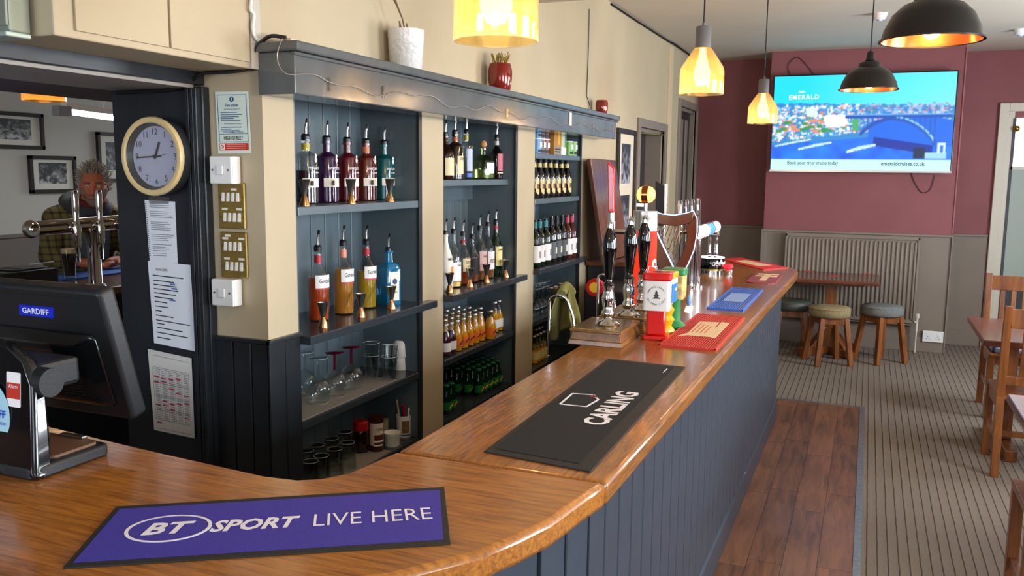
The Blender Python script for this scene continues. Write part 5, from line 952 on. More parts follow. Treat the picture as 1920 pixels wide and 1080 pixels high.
t=thing('receipt_printer','black receipt printer on the other counter','printer',(-3.93,3.05,1.01),R(0)); MB().box(-.1,.12,-.17,.13,0,.13).build('body',BLKPL,t,0,.01); MB().box(-.07,.09,-.1,.08,.13,.138).build('paper_cover',mat('dark_grey_plastic','2c2d30',.35),t,0,.004); MB().box(-.04,.06,-.06,-.03,.138,.14).build('paper_slot',INK,t,0); MB().tube([(-.05,.1,.14),(.1,.12,.16)],.003,6).build('cable',WHITEPL,t)
t=thing('till_screen','blue lit till screen at the edge of the other counter','screen',(-3.72,2.68,1.01)); MB().box(-.02,.02,-.25,.075,.06,.32).build('bezel',BLKPL,t,0,.008); MB().box(.02,.022,-.24,.062,.075,.305).build('display',mat('blue_display','1a3fd8',.3,emis=1.2,ecol='2a55ff'),t,0); MB().lathe([(0,0),(.09,0),(.08,.012),(.02,.02),(.02,.08),(0,.08)],20,(-.03,-.08,0)).build('stand',BLKPL,t); [MB().box(.022,.0226,*v).build('display_tile',mat('pale_display','9fc0ff',.3,emis=1.5,ecol='9fc0ff'),t,0) for v in ((-.22,-.04,.2,.28),(-.02,.04,.09,.11))]
t=thing('back_fridge','black bottle fridge under the other counter','fridge',(-3.2,4.3,0)); MB().box(-.28,.1,-.9,.9,0,.85).build('cabinet',mat('fridge_black','0e0f11',.3),t,0,.01); MB().box(.1,.104,-.3,-.22,.55,.68).build('rating_label',PAPER,t,0); [MB().box(.1,.112,a,a+.56,.08,.8).build('door',mat('fridge_glass','101418',.1),t,0,.004) for a in (-.88,-.2)]
FW2=mat('white_mount','d6d2c6',.7)
def frame(px0,px1,lab,seed,Xw=-6.05):
    a=onx(*px0,Xw); b=onx(*px1,Xw); w=b.y-a.y; h=a.z-b.z; c=Vector((Xw,(a.y+b.y)/2,(a.z+b.z)/2)); t=thing('framed_photo',lab,'picture',c)
    for y0,y1,z0,z1 in ((-w/2,w/2,h/2-.03,h/2),(-w/2,w/2,-h/2,-h/2+.03),(-w/2,-w/2+.03,-h/2,h/2),(w/2-.03,w/2,-h/2,h/2)): MB().box(.0,.03,y0,y1,z0,z1).build('frame_rail',FRM,t,0,.003)
    MB().box(0,.012,-w/2+.03,w/2-.03,-h/2+.03,h/2-.03).build('mount',FW2,t,0); paint('photograph',w*.6,h*.56,photo(40,56,seed),PH,t,(.0125,0,.01),FACE_X)
frame((-45,205),(81,281),'black framed wrestling photograph on the pale grey wall',21); frame((50,291),(142,361),'black framed group photograph beside the man',31); frame((178,247),(262,341),'black framed photograph half hidden by the clock wall',41)
p=Vector((0,0,CH))+Vector(ray(83,190))*4.1
def glass_pendant(p,lab,ceil,power,grp,s=1.0,tint='f2cf6a',emis=14):
    t=thing('pendant_lamp',lab,'pendant lamp',p,0,grp); AMB=amber('amber_glass_'+tint,tint) if 'amber_glass_'+tint not in MATS else MATS['amber_glass_'+tint]
    MB().lathe([(.095*s,0),(.0965*s,.003),(.0955*s,.1*s),(.09*s,.118*s),(.05*s,.18*s),(.036*s,.2*s),(.033*s,.2*s),(.047*s,.178*s),(.087*s,.116*s),(.0925*s,.1*s),(.0925*s,.003)],36,cap=False).build('shade',AMB,t,50)
    MB().lathe([(0,.198*s),(.034*s,.198*s),(.034*s,.285*s),(.03*s,.29*s),(0,.292*s)],20).build('lamp_holder',mat('grey_holder','6a6663',.45),t,40); MB().cyl((0,0,.29*s),(0,0,.305*s),.008).build('cord_grip',mat('grey_holder','6a6663',.45),t)
    MB().tube([(0,0,.3*s),(0,0,ceil-p.z)],.004,6).build('cord',BK,t); MB().lathe([(0,ceil-p.z-.03),(.045,ceil-p.z-.03),(.05,ceil-p.z),(0,ceil-p.z)],20).build('ceiling_rose',mat('grey_holder','6a6663',.45),t)
    MB().lathe([(0,.035*s),(.022*s,.042*s),(.037*s,.075*s),(.036*s,.1*s),(.018*s,.155*s),(.013*s,.198*s),(0,.198*s)],16).build('bulb',mat('warm_bulb','ffe0b0',.3,emis=emis,ecol='ffe0b0'),t,60)
    bulb_light((p.x,p.y,p.z-.035),power)
    return t
glass_pendant(p,'orange lit glass pendant in the other bar room',2.83,6,None,1.0,'f0c084',8)
# fluorescent batten
a=onx(122,209,-4.7); b=onx(250,227,-4.7); t=thing('tube_light','bright fluorescent batten light beside the black clock wall','light',(a+b)/2); v=(b-a)/2; MB().cyl(-v*.96,v,.016,12).build('tube',mat('cool_tube','eef0ff',.3,emis=7,ecol='e8ecff'),t); MB().bar(-v*1.04+Vector((0,0,.035)),v+Vector((0,0,.035)),.05,.035).build('batten',WHITEPL,t,0,.004); MB().box(-.03,.03,-.05,.05,-.03,.03).build('end_cap',mat('grey_cap','8f9298',.4),t,0,.004,loc=-v*1.08)
MB().tube([Vector((0,.02,.05)),Vector((0,.06,.2)),Vector((0,.12,.8))],.005,6).build('flex',WHITEPL,t)
area('tube_glow',(-4.7,4.7,2.0),(0,0,0),.1,1.0,16,(.93,.95,1))
# ================================================================ the man at the other bar
MP=Vector((-4.69,4.11,0)); t=thing('person','grey-haired bearded person in olive checked coat leaning on the other bar','person',MP,R(68))
SKIN=mat('skin','b0664a',.55,noise=.12,nscale=25); 
HC=Vector((.0,-.235,1.525)); HR=Matrix.Rotation(R(-24),4,'Z')@Matrix.Rotation(R(4),4,'X')
def hsurf(d,k=1.0):
    x,y,z=d.x*.076,d.y*.097,d.z*.122
    if d.z<0: x*=1-.3*(-d.z)**1.3; y*=1-.06*(-d.z)
    if y<-.086: y=-.086-(abs(y)-.086)*.5
    if d.y<0:
        fr=min(1,-d.y*1.6)
        for s in (-1,1): y+=.012*math.exp(-((x-s*.031)**2+(z-.012)**2)/.00028)*fr; y-=.005*math.exp(-((x-s*.044)**2+(z+.022)**2)/.0006)*fr
        y-=.007*math.exp(-(z-.037)**2/.00016)*math.exp(-x*x/.003)*fr
        pz=0 if z>.03 else ((.03-z)/.062 if z>-.032 else max(0,1-(-.032-z)/.011))
        y-=.03*math.exp(-(x/(.009+.006*pz))**2)*pz*fr
        y-=.006*math.exp(-((z+.058)**2)/.00012-(x/.022)**2)*fr; y+=.005*math.exp(-((z+.0655)**2)/.00002-(x/.022)**2)*fr; y-=.006*math.exp(-((z+.074)**2)/.0001-(x/.02)**2)*fr
        y-=.01*math.exp(-((z+.103)**2)/.0004-(x/.028)**2)*fr
    return Vector((x,y,z))*k
q=MB(); nu,nv=72,56; vs=[];fs=[]
for j in range(nv+1):
    th=PI*j/nv
    for i in range(nu): ph=2*PI*i/nu; vs.append(HC+(HR@hsurf(Vector((math.sin(th)*math.sin(ph),-math.sin(th)*math.cos(ph),math.cos(th))))))
for j in range(nv):
    for i in range(nu): a=j*nu+i; b=j*nu+(i+1)%nu; fs.append((a,b,b+nu,a+nu))
q.add(vs,fs)
def ch(pts,rad,seg=14):     # rounded limb
    q.tube(pts,rad,seg)
    for p,r in zip(pts,rad): q.ball(p,r*.98,seg)
ch([(0,.03,.9),(0,.02,1.05),(0,-.03,1.2),(0,-.07,1.32)],[.15,.145,.155,.13],18)
ch([(0,-.08,1.34),(0,-.15,1.42),(0,-.2,1.47)],[.075,.062,.06])
for s in (-1,1):
    ch([(s*.06,-.06,1.34),(s*.17,-.06,1.33)],[.09,.068]); ch([(s*.17,-.06,1.33),(s*.24,-.12,1.1)],[.062,.046]); ch([(s*.24,-.12,1.1),(s*.19,-.19,1.075),(s*.12,-.25,1.065)],[.045,.038,.028])
    ch([(s*.1,.03,.88),(s*.11,.0,.48),(s*.11,.05,.09)],[.095,.06,.045]); ch([(s*.11,.06,.055),(s*.12,-.1,.035)],[.045,.035])
    ear=HC+(HR@Vector((s*.076,.008,.0))); q.ball(ear,.028,10,(.4,.75,1.1))
    W0=Vector((s*.12,-.25,1.065)); d=Vector((-s*.8,-.55,-.12)).normalized(); lat=Vector((d.y,-d.x,0))
    ch([W0,W0+d*.05,W0+d*.09],[.027,.033,.03],10)
    for k,(off,L) in enumerate(((-.03,.062),(-.01,.075),(.01,.072),(.028,.055))):
        b=W0+d*.095+lat*off; ch([b,b+d*L*.5+Vector((0,0,.004)),b+d*L*.95-Vector((0,0,.014))],[.0105,.0098,.0085],8)
    b=W0+d*.035-lat*.03*1; ch([b,b-lat*.026+d*.025,b-lat*.03+d*.055],[.012,.011,.009],8)
o=q.build('body',SKIN,t,0); r=o.modifiers.new('r','REMESH'); r.mode='VOXEL'; r.voxel_size=.0055; r.use_smooth_shade=True; sm=o.modifiers.new('s','SMOOTH'); sm.iterations=3; sm.factor=.4
def plaid():
    m=mat('olive_check','4f4a22',.9); nt=m.node_tree; N=nt.nodes.new; L=nt.links.new; b=nt.nodes['Principled BSDF']; tc=N('ShaderNodeTexCoord'); sx=N('ShaderNodeSeparateXYZ'); L(tc.outputs['Object'],sx.inputs[0]); c=None
    for i,(ax,sc) in enumerate(((0,24),(2,24))):
        ml=N('ShaderNodeMath'); ml.operation='MULTIPLY'; ml.inputs[1].default_value=sc; L(sx.outputs[ax],ml.inputs[0]); fr=N('ShaderNodeMath'); fr.operation='FRACT'; L(ml.outputs[0],fr.inputs[0]); gt=N('ShaderNodeMath'); gt.operation='GREATER_THAN'; gt.inputs[1].default_value=.68; L(fr.outputs[0],gt.inputs[0])
        if c is None: c=gt
        else:
            ad=N('ShaderNodeMath'); ad.operation='ADD'; L(c.outputs[0],ad.inputs[0]); L(gt.outputs[0],ad.inputs[1]); c=ad
    dv=N('ShaderNodeMath'); dv.operation='DIVIDE'; dv.inputs[1].default_value=2; L(c.outputs[0],dv.inputs[0]); rp=N('ShaderNodeValToRGB'); e=rp.color_ramp.elements; e[0].color=lin('6a6032'); e[1].color=lin('2a2a16'); e[1].position=.9; L(dv.outputs[0],rp.inputs[0]); L(rp.outputs[0],b.inputs['Base Color']); return m
q=MB()
ch([(0,.03,.82),(0,.02,1.05),(0,-.03,1.2),(0,-.075,1.32)],[.185,.178,.185,.15],20)
for s in (-1,1): ch([(s*.06,-.06,1.34),(s*.175,-.06,1.325)],[.105,.085]); ch([(s*.175,-.06,1.325),(s*.245,-.12,1.1)],[.08,.064]); ch([(s*.245,-.12,1.1),(s*.2,-.185,1.078),(s*.15,-.232,1.07)],[.066,.058,.046])
o=q.build('coat',plaid(),t,0); r=o.modifiers.new('r','REMESH'); r.mode='VOXEL'; r.voxel_size=.009; r.use_smooth_shade=True; sm=o.modifiers.new('s','SMOOTH'); sm.iterations=4
DG=mat('charcoal_cloth','35373b',.85)
q=MB(); q.tube([(0+.105*math.sin(R(a)),-.115-.095*math.cos(R(a)),1.405+.03*-math.cos(R(a))) for a in range(0,360,20)],.042,10,True); q.build('collar',DG,t,60)
MB().tube([(.085*math.sin(R(a)),-.15-.085*math.cos(R(a))*.9,1.445-.035*math.cos(R(a))) for a in range(0,360,20)],.026,10,True).build('red_scarf',mat('dark_red_cloth','5a1a1a',.85),t,60)
MB().tube([(.13*math.sin(R(a)),-.1-.12*math.cos(R(a)),1.4+.07*(-math.cos(R(a)))) for a in range(75,290,15)],[.025]*3+[.036]*9+[.025]*3,10).build('hood',mat('hood_grey','3a3a34',.85),t,60)
q=MB()
for s in (-1,1): q.hexa([(s*.02,-.225,1.02),(s*.075,-.215,1.02),(s*.08,-.2,1.02),(s*.025,-.205,1.02)],[(s*.02,-.235,1.34),(s*.1,-.2,1.34),(s*.1,-.185,1.34),(s*.02,-.215,1.34)])
q.build('coat_front_edges',mat('blue_grey_cloth','3f4a52',.85),t,30)
# hair, brows, beard, eyes
HAIR=mat('grey_hair','8f8a80',.7); r3=random.Random(11); q=MB()
for k in range(620):
    a=r3.uniform(-PI,PI); el=r3.uniform(-.25,1.5); d=Vector((math.cos(el)*math.sin(a),-math.cos(el)*math.cos(a),math.sin(el)))
    if d.y<-.35 and d.z<.72: continue
    if d.z<.1 and d.y<.1: continue
    p=hsurf(d)*.99; L=r3.uniform(.02,.05)*(1.3 if d.z>.4 else 1); w=Vector((r3.uniform(-.6,.6),r3.uniform(-.2,.7),r3.uniform(-.3,.6)))
    dd=(d+w*.9).normalized(); e=p+dd*L; m=p+(d*.6+dd*.4)*L*.6
    q.tube([HC+HR@p,HC+HR@m,HC+HR@e],[.0042,.0032,.0012],4)
q.build('hair',HAIR,t,60)
def patch(cond,k,nm,m,n=60):
    vs=[];fs=[];id={}
    for j in range(n+1):
        for i in range(n+1):
            ph=-1.5+3.0*i/n; th=.9+1.9*j/n; d=Vector((math.sin(th)*math.sin(ph),-math.sin(th)*math.cos(ph),math.cos(th))); p=hsurf(d)
            if cond(p): id[i,j]=len(vs); vs.append(HC+HR@(p+d*k))
    for i in range(n):
        for j in range(n):
            c=[(i,j),(i+1,j),(i+1,j+1),(i,j+1)]
            if all(v in id for v in c): fs.append([id[v] for v in c])
    o=MB().add(vs,fs).build(nm,m,t,80); s=o.modifiers.new('s','SOLIDIFY'); s.thickness=.008; return o
BEARD=mat('grey_beard','8a7867',.85,noise=.4,nscale=160,bump=.6,bscale=200)
patch(lambda p:(p.z<-.068 and abs(p.x)<.07) or (p.z<.0 and abs(p.x)>.052 and p.y<.02),.006,'beard',BEARD); patch(lambda p:-.058<p.z<-.04 and abs(p.x)<.034,.006,'moustache',BEARD); patch(lambda p:.03<p.z<.04 and .012<abs(p.x)<.05,.004,'eyebrows',mat('brow_hair','6a5a4a',.9))
for s in (-1,1):
    e=MB().ball(HC+HR@Vector((s*.031,-.0735,.012)),.0125,14).build('eye',mat('eye_white','c9b8aa',.25),t); MB().ball(HC+HR@Vector((s*.0305,-.083,.012)),.0055,10,(1,.5,1)).build('iris',mat('iris_dark','2a1d18',.2),t)
q=MB()
for s in (-1,1): ch([(s*.1,.03,.86),(s*.11,.0,.48),(s*.11,.05,.12)],[.12,.085,.07])
o=q.build('trousers',DG,t,0); r=o.modifiers.new('r','REMESH'); r.mode='VOXEL'; r.voxel_size=.012; r.use_smooth_shade=True
# ================================================================ lamps over the bar and the room
glass_pendant(Vector((-.80,1.84,1.94)),'amber glass pendant hanging in front of the red vase',2.43,9,None,1.0,'f9e8bb',40)
glass_pendant(Vector((-.71,3.9,1.995)),'amber glass pendant over the hand pumps on a twisted cord',2.83,9,None,1.0,'f9e8bb',40)
glass_pendant(Vector((-.69,6.05,1.985)),'amber glass pendant next to the television over the bar end',2.83,9,None,1.0,'f9e8bb',40)
def dome(p,r,lab,ceil):
    t=thing('dome_pendant',lab,'pendant lamp',p); BZM=mat('dark_bronze_metal','2b2724',.32,.5); s=r/.16
    prof=[(.16,0),(.157,.012),(.15,.04),(.128,.085),(.095,.117),(.062,.13),(.06,.15),(.05,.158),(.02,.16)]
    MB().lathe([(a*s,z*s) for a,z in prof],40,cap=False).build('shade',BZM,t,50); MB().lathe([(.166*s,-.002),(.166*s,.004),(.158*s,.004)],40,cap=False).build('rim',BZM,t)
    MB().lathe([(a*s*.975,z*s) for a,z in prof],40,cap=False).build('copper_lining',mat('copper_lining','c8703a',.28,.9),t,50)
    MB().lathe([(.02*s,.158*s),(.03*s,.165*s),(.022*s,.18*s),(.02*s,.21*s),(.01*s,.22*s),(0,.225*s)],18).build('lamp_cap',BZM,t,50); MB().tube([(0,0,.22*s),(0,0,ceil-p[2])],.004,6).build('cord',BK,t)
    MB().ball((0,0,.045*s),.034,14,(1,1,1.25)).build('bulb',mat('warm_bulb','ffd9a0',.3,emis=14,ecol='ffcf8a'),t); bulb_light((p[0],p[1],p[2]+.012),10)
dome((.163,3.35,2.108),.162,'large dark dome pendant with copper inside',2.83); dome((-.043,5.62,2.152),.162,'dark dome pendant with copper inside in front of the television',2.83)
for x,y in ((1650,25),(1914,55)):
    t=thing('smoke_detector','small white ceiling detector '+('between the cord and dome pendant' if x<1700 else 'near the far right wall'),'detector',onz(x,y,2.83)); MB().lathe([(0,-.045),(.035,-.045),(.045,-.03),(.05,-.012),(.055,0),(0,0)],22).build('housing',WHITEPL,t,40); MB().lathe([(0,-.055),(.018,-.055),(.02,-.044),(0,-.044)],16).build('sensor',mat('pale_blue_plastic','b9c4e6',.4),t)
# ================================================================ television
def tvimg(nx=288,ny=162):
    r=np.random.RandomState(4); im=np.zeros((ny,nx,3)); v=np.linspace(0,1,ny)[:,None]; u=np.linspace(0,1,nx)[None]
    L=lambda c:np.array(lin(c)[:3])
    sky=L('00dcff')+(L('7ff0ff')-L('00d8f8'))*np.clip((u*1.2-.2)*(1-(v-.6)),0,1)[...,None]; im[:]=sky
    def rect(u0,u1,v0,v1,c):
        im[int(max(0,v0)*ny):int(max(0,v1)*ny)+1,int(max(0,u0)*nx):int(u1*nx)+1]=c
    hor=.70
    land=(v<hor-.05*np.abs(u-.1)+.025*smoothnoise(ny,nx,5,3)); im[land]=L('2f8ad0')
    cols=['f4fbff','dff4ff','8fd8ff','f4c8b8','d98a70','4fa88a','2a7ad8','3f9ae8','bfe8ff','ffe0d8','ffffff','6ab8f0']
    for k in range(1500):
        a=r.rand()*.98; b=.3+r.rand()*.38; lim=.30+.18*a
        if b<lim: continue
        right=a>.48; c=L(cols[r.randint(len(cols))]); 
        if right: c=c*.55+L('1f6ac8')*.45
        w_=.004+r.rand()*.014; rect(a,a+w_,b,b+.006+r.rand()*.016,c)
    for k in range(30): a=r.rand()*.4; b=.4+r.rand()*.12; rect(a,a+.03,b,b+.022,L('2f9a4a') if k%2 else L('e09070'))
    rect(.2,.25,.58,.66,L('d8f4ff')); rect(.46,.49,.42,.54,L('48b06a'))
    for k in range(260):
        a=.3+r.rand()*.12; b=.45+r.rand()*.12
        if ((a-.36)/.07)**2+((b-.52)/.07)**2<1: rect(a,a+.012,b,b+.014,L('fff6f0'))
    riv=(v<.27+.14*u-.1*(u>.9)*(u-.9)) ; rv=L('0a50e0')+(L('1a8af8')-L('0a50e0'))*smoothnoise(ny,nx,12,8)[...,None]; im[riv]=rv[riv]
    rt=(u>.55)&(v<.56-.0*u)&(v>.25)&(v<.62-.25*np.abs(u-.78)*2); im[rt]=(L('0f6ae8')+0*im)[rt]
    sh=(v<.36-.28*(u-.55))&(v>.27-.3*(u-.55))&(u>.58)&(u<.9); im[sh]=L('0630a0')
    rect(.42,.99,.545,.575,L('1450b8')); rect(.42,.99,.578,.584,L('5ab0f0'))
    for i in range(400):
        s=i/399; a=.5+.40*s; b=.30+.25*math.sin(PI*min(1,.08+s*.92))**.7
        if s>.5: rect(a,a+.012,b-.035,b,L('1a58c0')); rect(a,a+.004,b,b+.006,L('8fd8ff'))
        else: rect(a,a+.01,b-.02,b,L('1a4fb0'))
    for s in np.arange(.1,.95,.07): a=.5+.40*s; b=.30+.25*math.sin(PI*min(1,.08+s*.92))**.7; rect(a,a+.004,b,.55,L('1a58c0'))
    rect(.90,.905,.3,.55,L('1858b8'))
    for cx,cy,w_,t_ in ((.25,.255,.09,.02),(.51,.225,.075,.03),(.12,.29,.1,.012)):
        for i in range(60): s=i/59-.5; rect(cx+s*2*w_,cx+s*2*w_+.006,cy+s*.07,cy+s*.07+t_*(1-abs(s)),L('dffcff' if i%4 else '60b8d0'))
    rect(.86,.97,.13,.19,L('9fd8e8')); rect(.925,.935,.19,.28,L('d8f4ff')); rect(.955,.965,.19,.28,L('d8f4ff')); rect(.925,.965,.27,.285,L('d8f4ff')); rect(.80,.86,.13,.24,L('062a50'))
    rect(0,.999,0,.115,L('c8fbff')); return im
t=thing('television','large wall television showing a river city advert','television',(-.122,8.855,2.139)); W_,H_=1.57,.885
MB().box(-W_/2-.012,W_/2+.012,-.03,.02,-H_/2-.016,H_/2+.012).build('bezel',mat('tv_black','0b0c10',.25),t,0,.004); MB().box(-W_/2-.012,W_/2+.012,-.034,-.03,-H_/2-.016,-H_/2).build('lower_trim',STEEL,t,0); MB().box(-.3,.3,.02,.05,-.2,.2).build('wall_bracket',BLKPL,t,0)
im=tvimg(); im=(im+np.roll(im,1,0)+np.roll(im,1,1)+np.roll(im,-1,0)+np.roll(im,-1,1))/5; im[0]=im[1]; im[-1]=im[-2]; im[:,0]=im[:,1]; im[:,-1]=im[:,-2]
sc=paint('screen',W_,H_,im,colmat('tv_picture',1.15),t,(0,-.0315,0),FACE_Y)
TE=mat('tv_white_text','f4ffff',.4,emis=1.3); TD=mat('tv_teal_text','1a4a60',.4,emis=.15)
text('lettering','EMERALD',TE,sc,(-.51,.245,.002),w=.27,h=.042,sp=1.25,bold=.012); text('lettering','CRUISES',mat('tv_faint_text','5fe8f8',.4,emis=.9),sc,(-.5,.205,.002),w=.14,h=.014,sp=1.4)
q=MB(); zz=[(-.56+.0075*i,.295+(.008 if i%2 else -.008)) for i in range(9)]
for a,b in zip(zz,zz[1:]): q.bar((*a,.002),(*b,.002),.003,.0006)
q.build('crest_logo',TE,sc,0)
text('lettering','Book your river cruise today',TD,sc,(-.4,-.378,.002),w=.46,h=.048,bold=.012); text('lettering','emeraldcruises.co.uk',TD,sc,(.39,-.378,.002),w=.37,h=.036,bold=.02)
for pts,l in (([(.35,8.93,1.68),(.38,8.93,1.6),(.45,8.93,1.5),(.52,8.93,1.53),(.55,8.93,1.66)],'thin cable looping under the television'),([(-.78,8.93,2.6),(-.8,8.93,2.7),(-.72,8.93,2.77),(-.62,8.93,2.68),(-.56,8.93,2.6)],'thin cable looping above the television')):
    tag(MB().tube(curve(pts),.0035,6).build('tv_cable',mat('maroon_cable','3a2024',.5)),l,'cable')
# ================================================================ radiator, socket
t=thing('radiator','taupe panel radiator with vertical flutes on the chimney breast','radiator',(-.135,8.92,0)); x0,x1=-.6,.6
MB().box(x0,x1,-.07,-.05,.285,1.08).build('rear_panel',TAUPE,t,0); MB().box(x0,x1,-.085,-.045,1.055,1.09).box(x0,x1,-.085,-.045,.275,.3).box(x0,x0+.02,-.085,-.045,.28,1.085).box(x1-.02,x1,-.085,-.045,.28,1.085).build('casing',TAUPE,t,0,.004)
fl=None
for k in range(30):
    x=x0+.035+k*(1.13/29)
    if fl is None: fl=MB().lathe([(.0,.305),(.013,.32),(.013,1.03),(0,1.045)],10,(0,-.07,0)).build('flute',TAUPE,t,60,loc=(x,0,0))
    else: o=fl.copy(); COL.objects.link(o); o.parent=t; o.location=(x,0,0)
MB().cyl((x1+.02,-.06,.2),(x1+.02,-.06,.33),.012).cyl((x1-.02,-.06,.29),(x1+.03,-.06,.29),.012).cyl((x1+.02,-.06,.33),(x1+.02,-.06,.37),.02).cyl((x1+.02,-.06,.0),(x1+.02,-.06,.2),.008).build('valve',OFFW,t)
MB().tube([(x0+.02,-.06,.26),(0,-.06,.26),(x1,-.06,.26)],.008).build('pipe',TAUPE,t)
t=thing('wall_socket','white double socket on the taupe skirting','socket',(.633,8.916,.155)); MB().box(-.088,.088,-.02,0,-.052,.052).build('plate',WHITEPL,t,0,.004)
for x in (-.042,.042):
    MB().box(x-.01,x+.01,-.023,-.02,.02,.036).build('rocker',WHITEPL,t,0,.001)
    for dx,z in ((-.012,-.02),(.012,-.02),(0,.0)): MB().box(x+dx-.003,x+dx+.003,-.0206,-.02,z-.004,z+.004).build('pin_hole',INK,t,0)
# ================================================================ furniture
OAK=wood('chair_oak','5c3216','965826',2,8,.32,.3,9); OAKD=wood('table_oak','4a2416','7a3f26',0,8,.25,.4,9)
t=thing('pub_table','dark square pedestal table in front of the radiator','table',(-.27,8.46,0)); MB().box(-.4,.4,-.33,.36,.69,.725).build('tabletop',OAKD,t,0,.006); MB().box(-.05,.05,-.05,.05,.06,.69).build('pedestal',OAK,t,0,.004); MB().box(-.28,.28,-.2,.2,.66,.69).build('top_batten',OAK,t,0)
for a in range(4):
    d=Vector((math.cos(R(45+90*a)),math.sin(R(45+90*a)),0)); f=MB().bar(d*.02+Vector((0,0,.04)),d*.34+Vector((0,0,.04)),.07,.07).build('foot',OAK,t,0,.005); MB().bar(d*.04+Vector((0,0,.24)),d*.2+Vector((0,0,.06)),.04,.05).build('brace',OAK,t,0,.003)
for x,y in ((1517,508),(1563,517),(1628,513)): tag(MB().box(-.048,.048,-.048,.048,0,.002).build('beer_mat',mat('coaster_red','b8504a',.7),smooth=0,loc=onz(x,y,.725)),'square red beer mat on the pedestal table','beer mat','beer mats on the pedestal table')
def tweed(n,a,b,sc=55):
    m=mat(n,a,.95,noise=.35,nscale=120,bump=.4,bscale=300); return m
def stool(p,m,lab,rz):
    t=thing('bar_stool',lab,'stool',p,rz)
    MB().lathe([(0,.42),(.16,.42),(.172,.43),(.175,.45),(.175,.49),(.165,.505),(.08,.515),(0,.517)],32).build('seat_pad',m,t,50); MB().tube([(.1755*math.cos(R(a)),.1755*math.sin(R(a)),.492) for a in range(0,360,15)],.0035,6,True).build('piping',m,t,60)
    MB().box(-.12,.12,-.12,.12,.36,.42).build('seat_frame',OAK,t,0,.005)
    for sx in (-1,1):
        for sy in (-1,1): MB().bar((sx*.15,sy*.15,0),(sx*.105,sy*.105,.415),.042).build('leg',OAK,t,0,.004)
stool(Vector((-.26,8.02,0)),tweed('tan_tweed','8a7c58','5f5439'),'low stool with tan checked round seat before the table',R(25)); stool(Vector((.17,8.3,0)),tweed('grey_tweed','6f7271','505353'),'low stool with grey tweed round seat',R(40)); stool(Vector((-.6,8.28,0)),mat('green_leatherette','3d423a',.45),'low stool with dark green leatherette seat next to the bar end',R(10))
def chair(p,rz,lab,seat,cush=None):
    t=thing('dining_chair',lab,'chair',p,rz)            # back at y=0, seat runs to +y, width along x
    for x in (-.2,.2):
        MB().hexa([(x-.021,-.05,0),(x+.021,-.05,0),(x+.021,-.01,0),(x-.021,-.01,0)],[(x-.021,-.02,.45),(x+.021,-.02,.45),(x+.021,.02,.45),(x-.021,.02,.45)]).hexa([(x-.021,-.02,.45),(x+.021,-.02,.45),(x+.021,.02,.45),(x-.021,.02,.45)],[(x-.02,-.06,.96),(x+.02,-.06,.96),(x+.02,-.03,.96),(x-.02,-.03,.96)]).build('back_post',OAK,t,0,.003)
        MB().box(x-.021,x+.021,.38,.422,0,.435).build('leg',OAK,t,0,.003); MB().box(x-.012,x+.012,0,.4,.2,.235).build('side_stretcher',OAK,t,0,.002); MB().box(x-.012,x+.012,0,.4,.375,.435).build('seat_rail',OAK,t,0,.002)
    MB().box(-.185,.185,-.055,-.03,.84,.945).build('top_rail',OAK,t,0,.004); MB().box(-.185,.185,-.025,0,.52,.57).build('lower_rail',OAK,t,0,.004)
    for k in range(4): x=-.105+k*.07; MB().hexa([(x-.015,-.02,.57),(x+.015,-.02,.57),(x+.015,-.006,.57),(x-.015,-.006,.57)],[(x-.015,-.049,.845),(x+.015,-.049,.845),(x+.015,-.036,.845),(x-.015,-.036,.845)]).build('slat',OAK,t,0,.002)
    MB().box(-.185,.185,.385,.41,.375,.435).box(-.185,.185,.39,.41,.12,.155).build('front_rail',OAK,t,0,.002); MB().box(-.215,.215,-.01,.43,.435,.455).build('seat',OAK,t,0,.005)
    if cush: MB().prism(rrect(-.2,.2,.01,.42,.04),.455,.5).build('cushion',cush,t,30,.015)
    return t
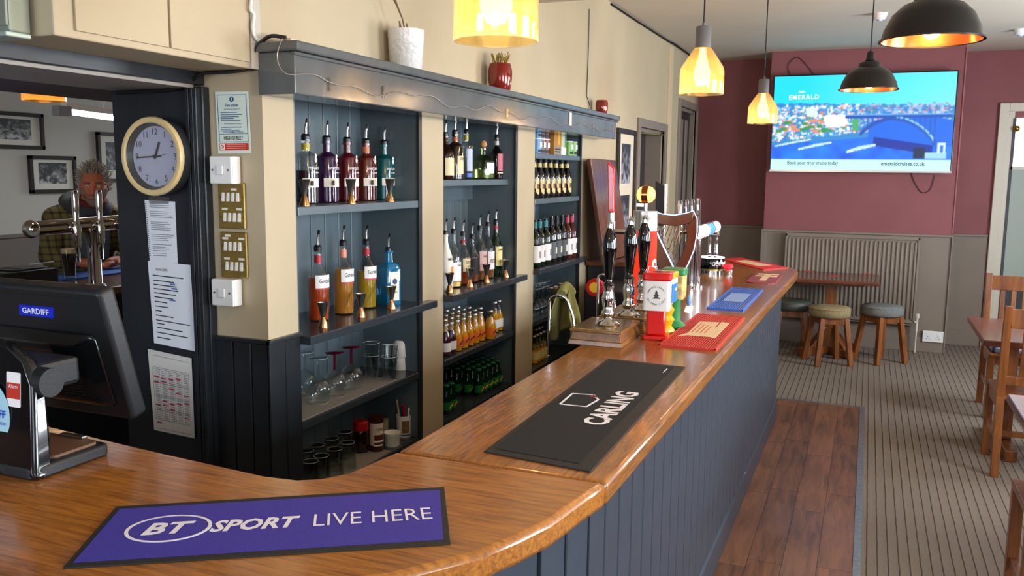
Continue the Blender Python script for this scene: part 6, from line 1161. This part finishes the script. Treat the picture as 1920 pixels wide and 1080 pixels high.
def tartan():
    m=mat('blue_tartan','2a3a6a',.9); nt=m.node_tree; N=nt.nodes.new; L=nt.links.new; b=nt.nodes['Principled BSDF']; tc=N('ShaderNodeTexCoord'); sx=N('ShaderNodeSeparateXYZ'); L(tc.outputs['Object'],sx.inputs[0]); c=None
    for ax in (0,1):
        ml=N('ShaderNodeMath'); ml.operation='MULTIPLY'; ml.inputs[1].default_value=14; L(sx.outputs[ax],ml.inputs[0]); fr=N('ShaderNodeMath'); fr.operation='FRACT'; L(ml.outputs[0],fr.inputs[0]); gt=N('ShaderNodeMath'); gt.operation='GREATER_THAN'; gt.inputs[1].default_value=.75; L(fr.outputs[0],gt.inputs[0])
        if c is None: c=gt
        else: ad=N('ShaderNodeMath'); ad.operation='ADD'; L(c.outputs[0],ad.inputs[0]); L(gt.outputs[0],ad.inputs[1]); c=ad
    dv=N('ShaderNodeMath'); dv.operation='DIVIDE'; dv.inputs[1].default_value=2; L(c.outputs[0],dv.inputs[0]); rp=N('ShaderNodeValToRGB'); e=rp.color_ramp.elements; e[0].color=lin('26345f'); e[1].color=lin('a9b4cc'); L(dv.outputs[0],rp.inputs[0]); L(rp.outputs[0],b.inputs['Base Color']); return m
FLO=mat('floral_red','b0403a',.85,noise=.9,nscale=18)
chair(Vector((.935,5.33,0)),0,'oak slat-back chair with its back to the striped carpet aisle',None)
chair(Vector((1.04,7.03,0)),PI,'oak slat-back chair with blue tartan cushion beyond the table',None,tartan())
def ptable(x0,x1,y0,y1,lab,ins=.2):
    t=thing('dining_table',lab,'table',((x0+x1)/2,(y0+y1)/2,0)); a,b=(x1-x0)/2,(y1-y0)/2
    MB().box(-a,a,-b,b,.69,.725).build('tabletop',OAKD,t,0,.006)
    for s in (-1,1):
        MB().box(s*(a-ins)-.03,s*(a-ins)+.03,-.13,.13,.07,.69).build('leg_panel',OAK,t,0,.004); MB().box(s*(a-ins)-.035,s*(a-ins)+.035,-b*.8,b*.8,0,.07).build('foot',OAK,t,0,.006)
    MB().box(-a+ins,a-ins,-.02,.02,.3,.38).build('stretcher',OAK,t,0,.003)
ptable(.655,1.75,5.52,6.42,'oak dining table between the slat-back chairs'); ptable(.6,2.4,3.3,4.17,'dark-topped dining table over the floral cushioned bench',.62)
t=thing('low_bench','oak bench with red floral cushion under the near table','bench',(.86,3.66,0))
for x in (-.24,.24):
    for y in (-.17,.17): MB().box(x-.022,x+.022,y-.022,y+.022,0,.42).build('leg',OAK,t,0,.003)
    MB().box(x-.012,x+.012,-.15,.15,.1,.14).build('side_stretcher',OAK,t,0,.002)
MB().box(-.262,.262,-.195,.195,.42,.45).build('seat',OAK,t,0,.005); MB().prism(rrect(-.22,.25,-.18,.17,.04),.45,.5).build('cushion',FLO,t,30,.015)
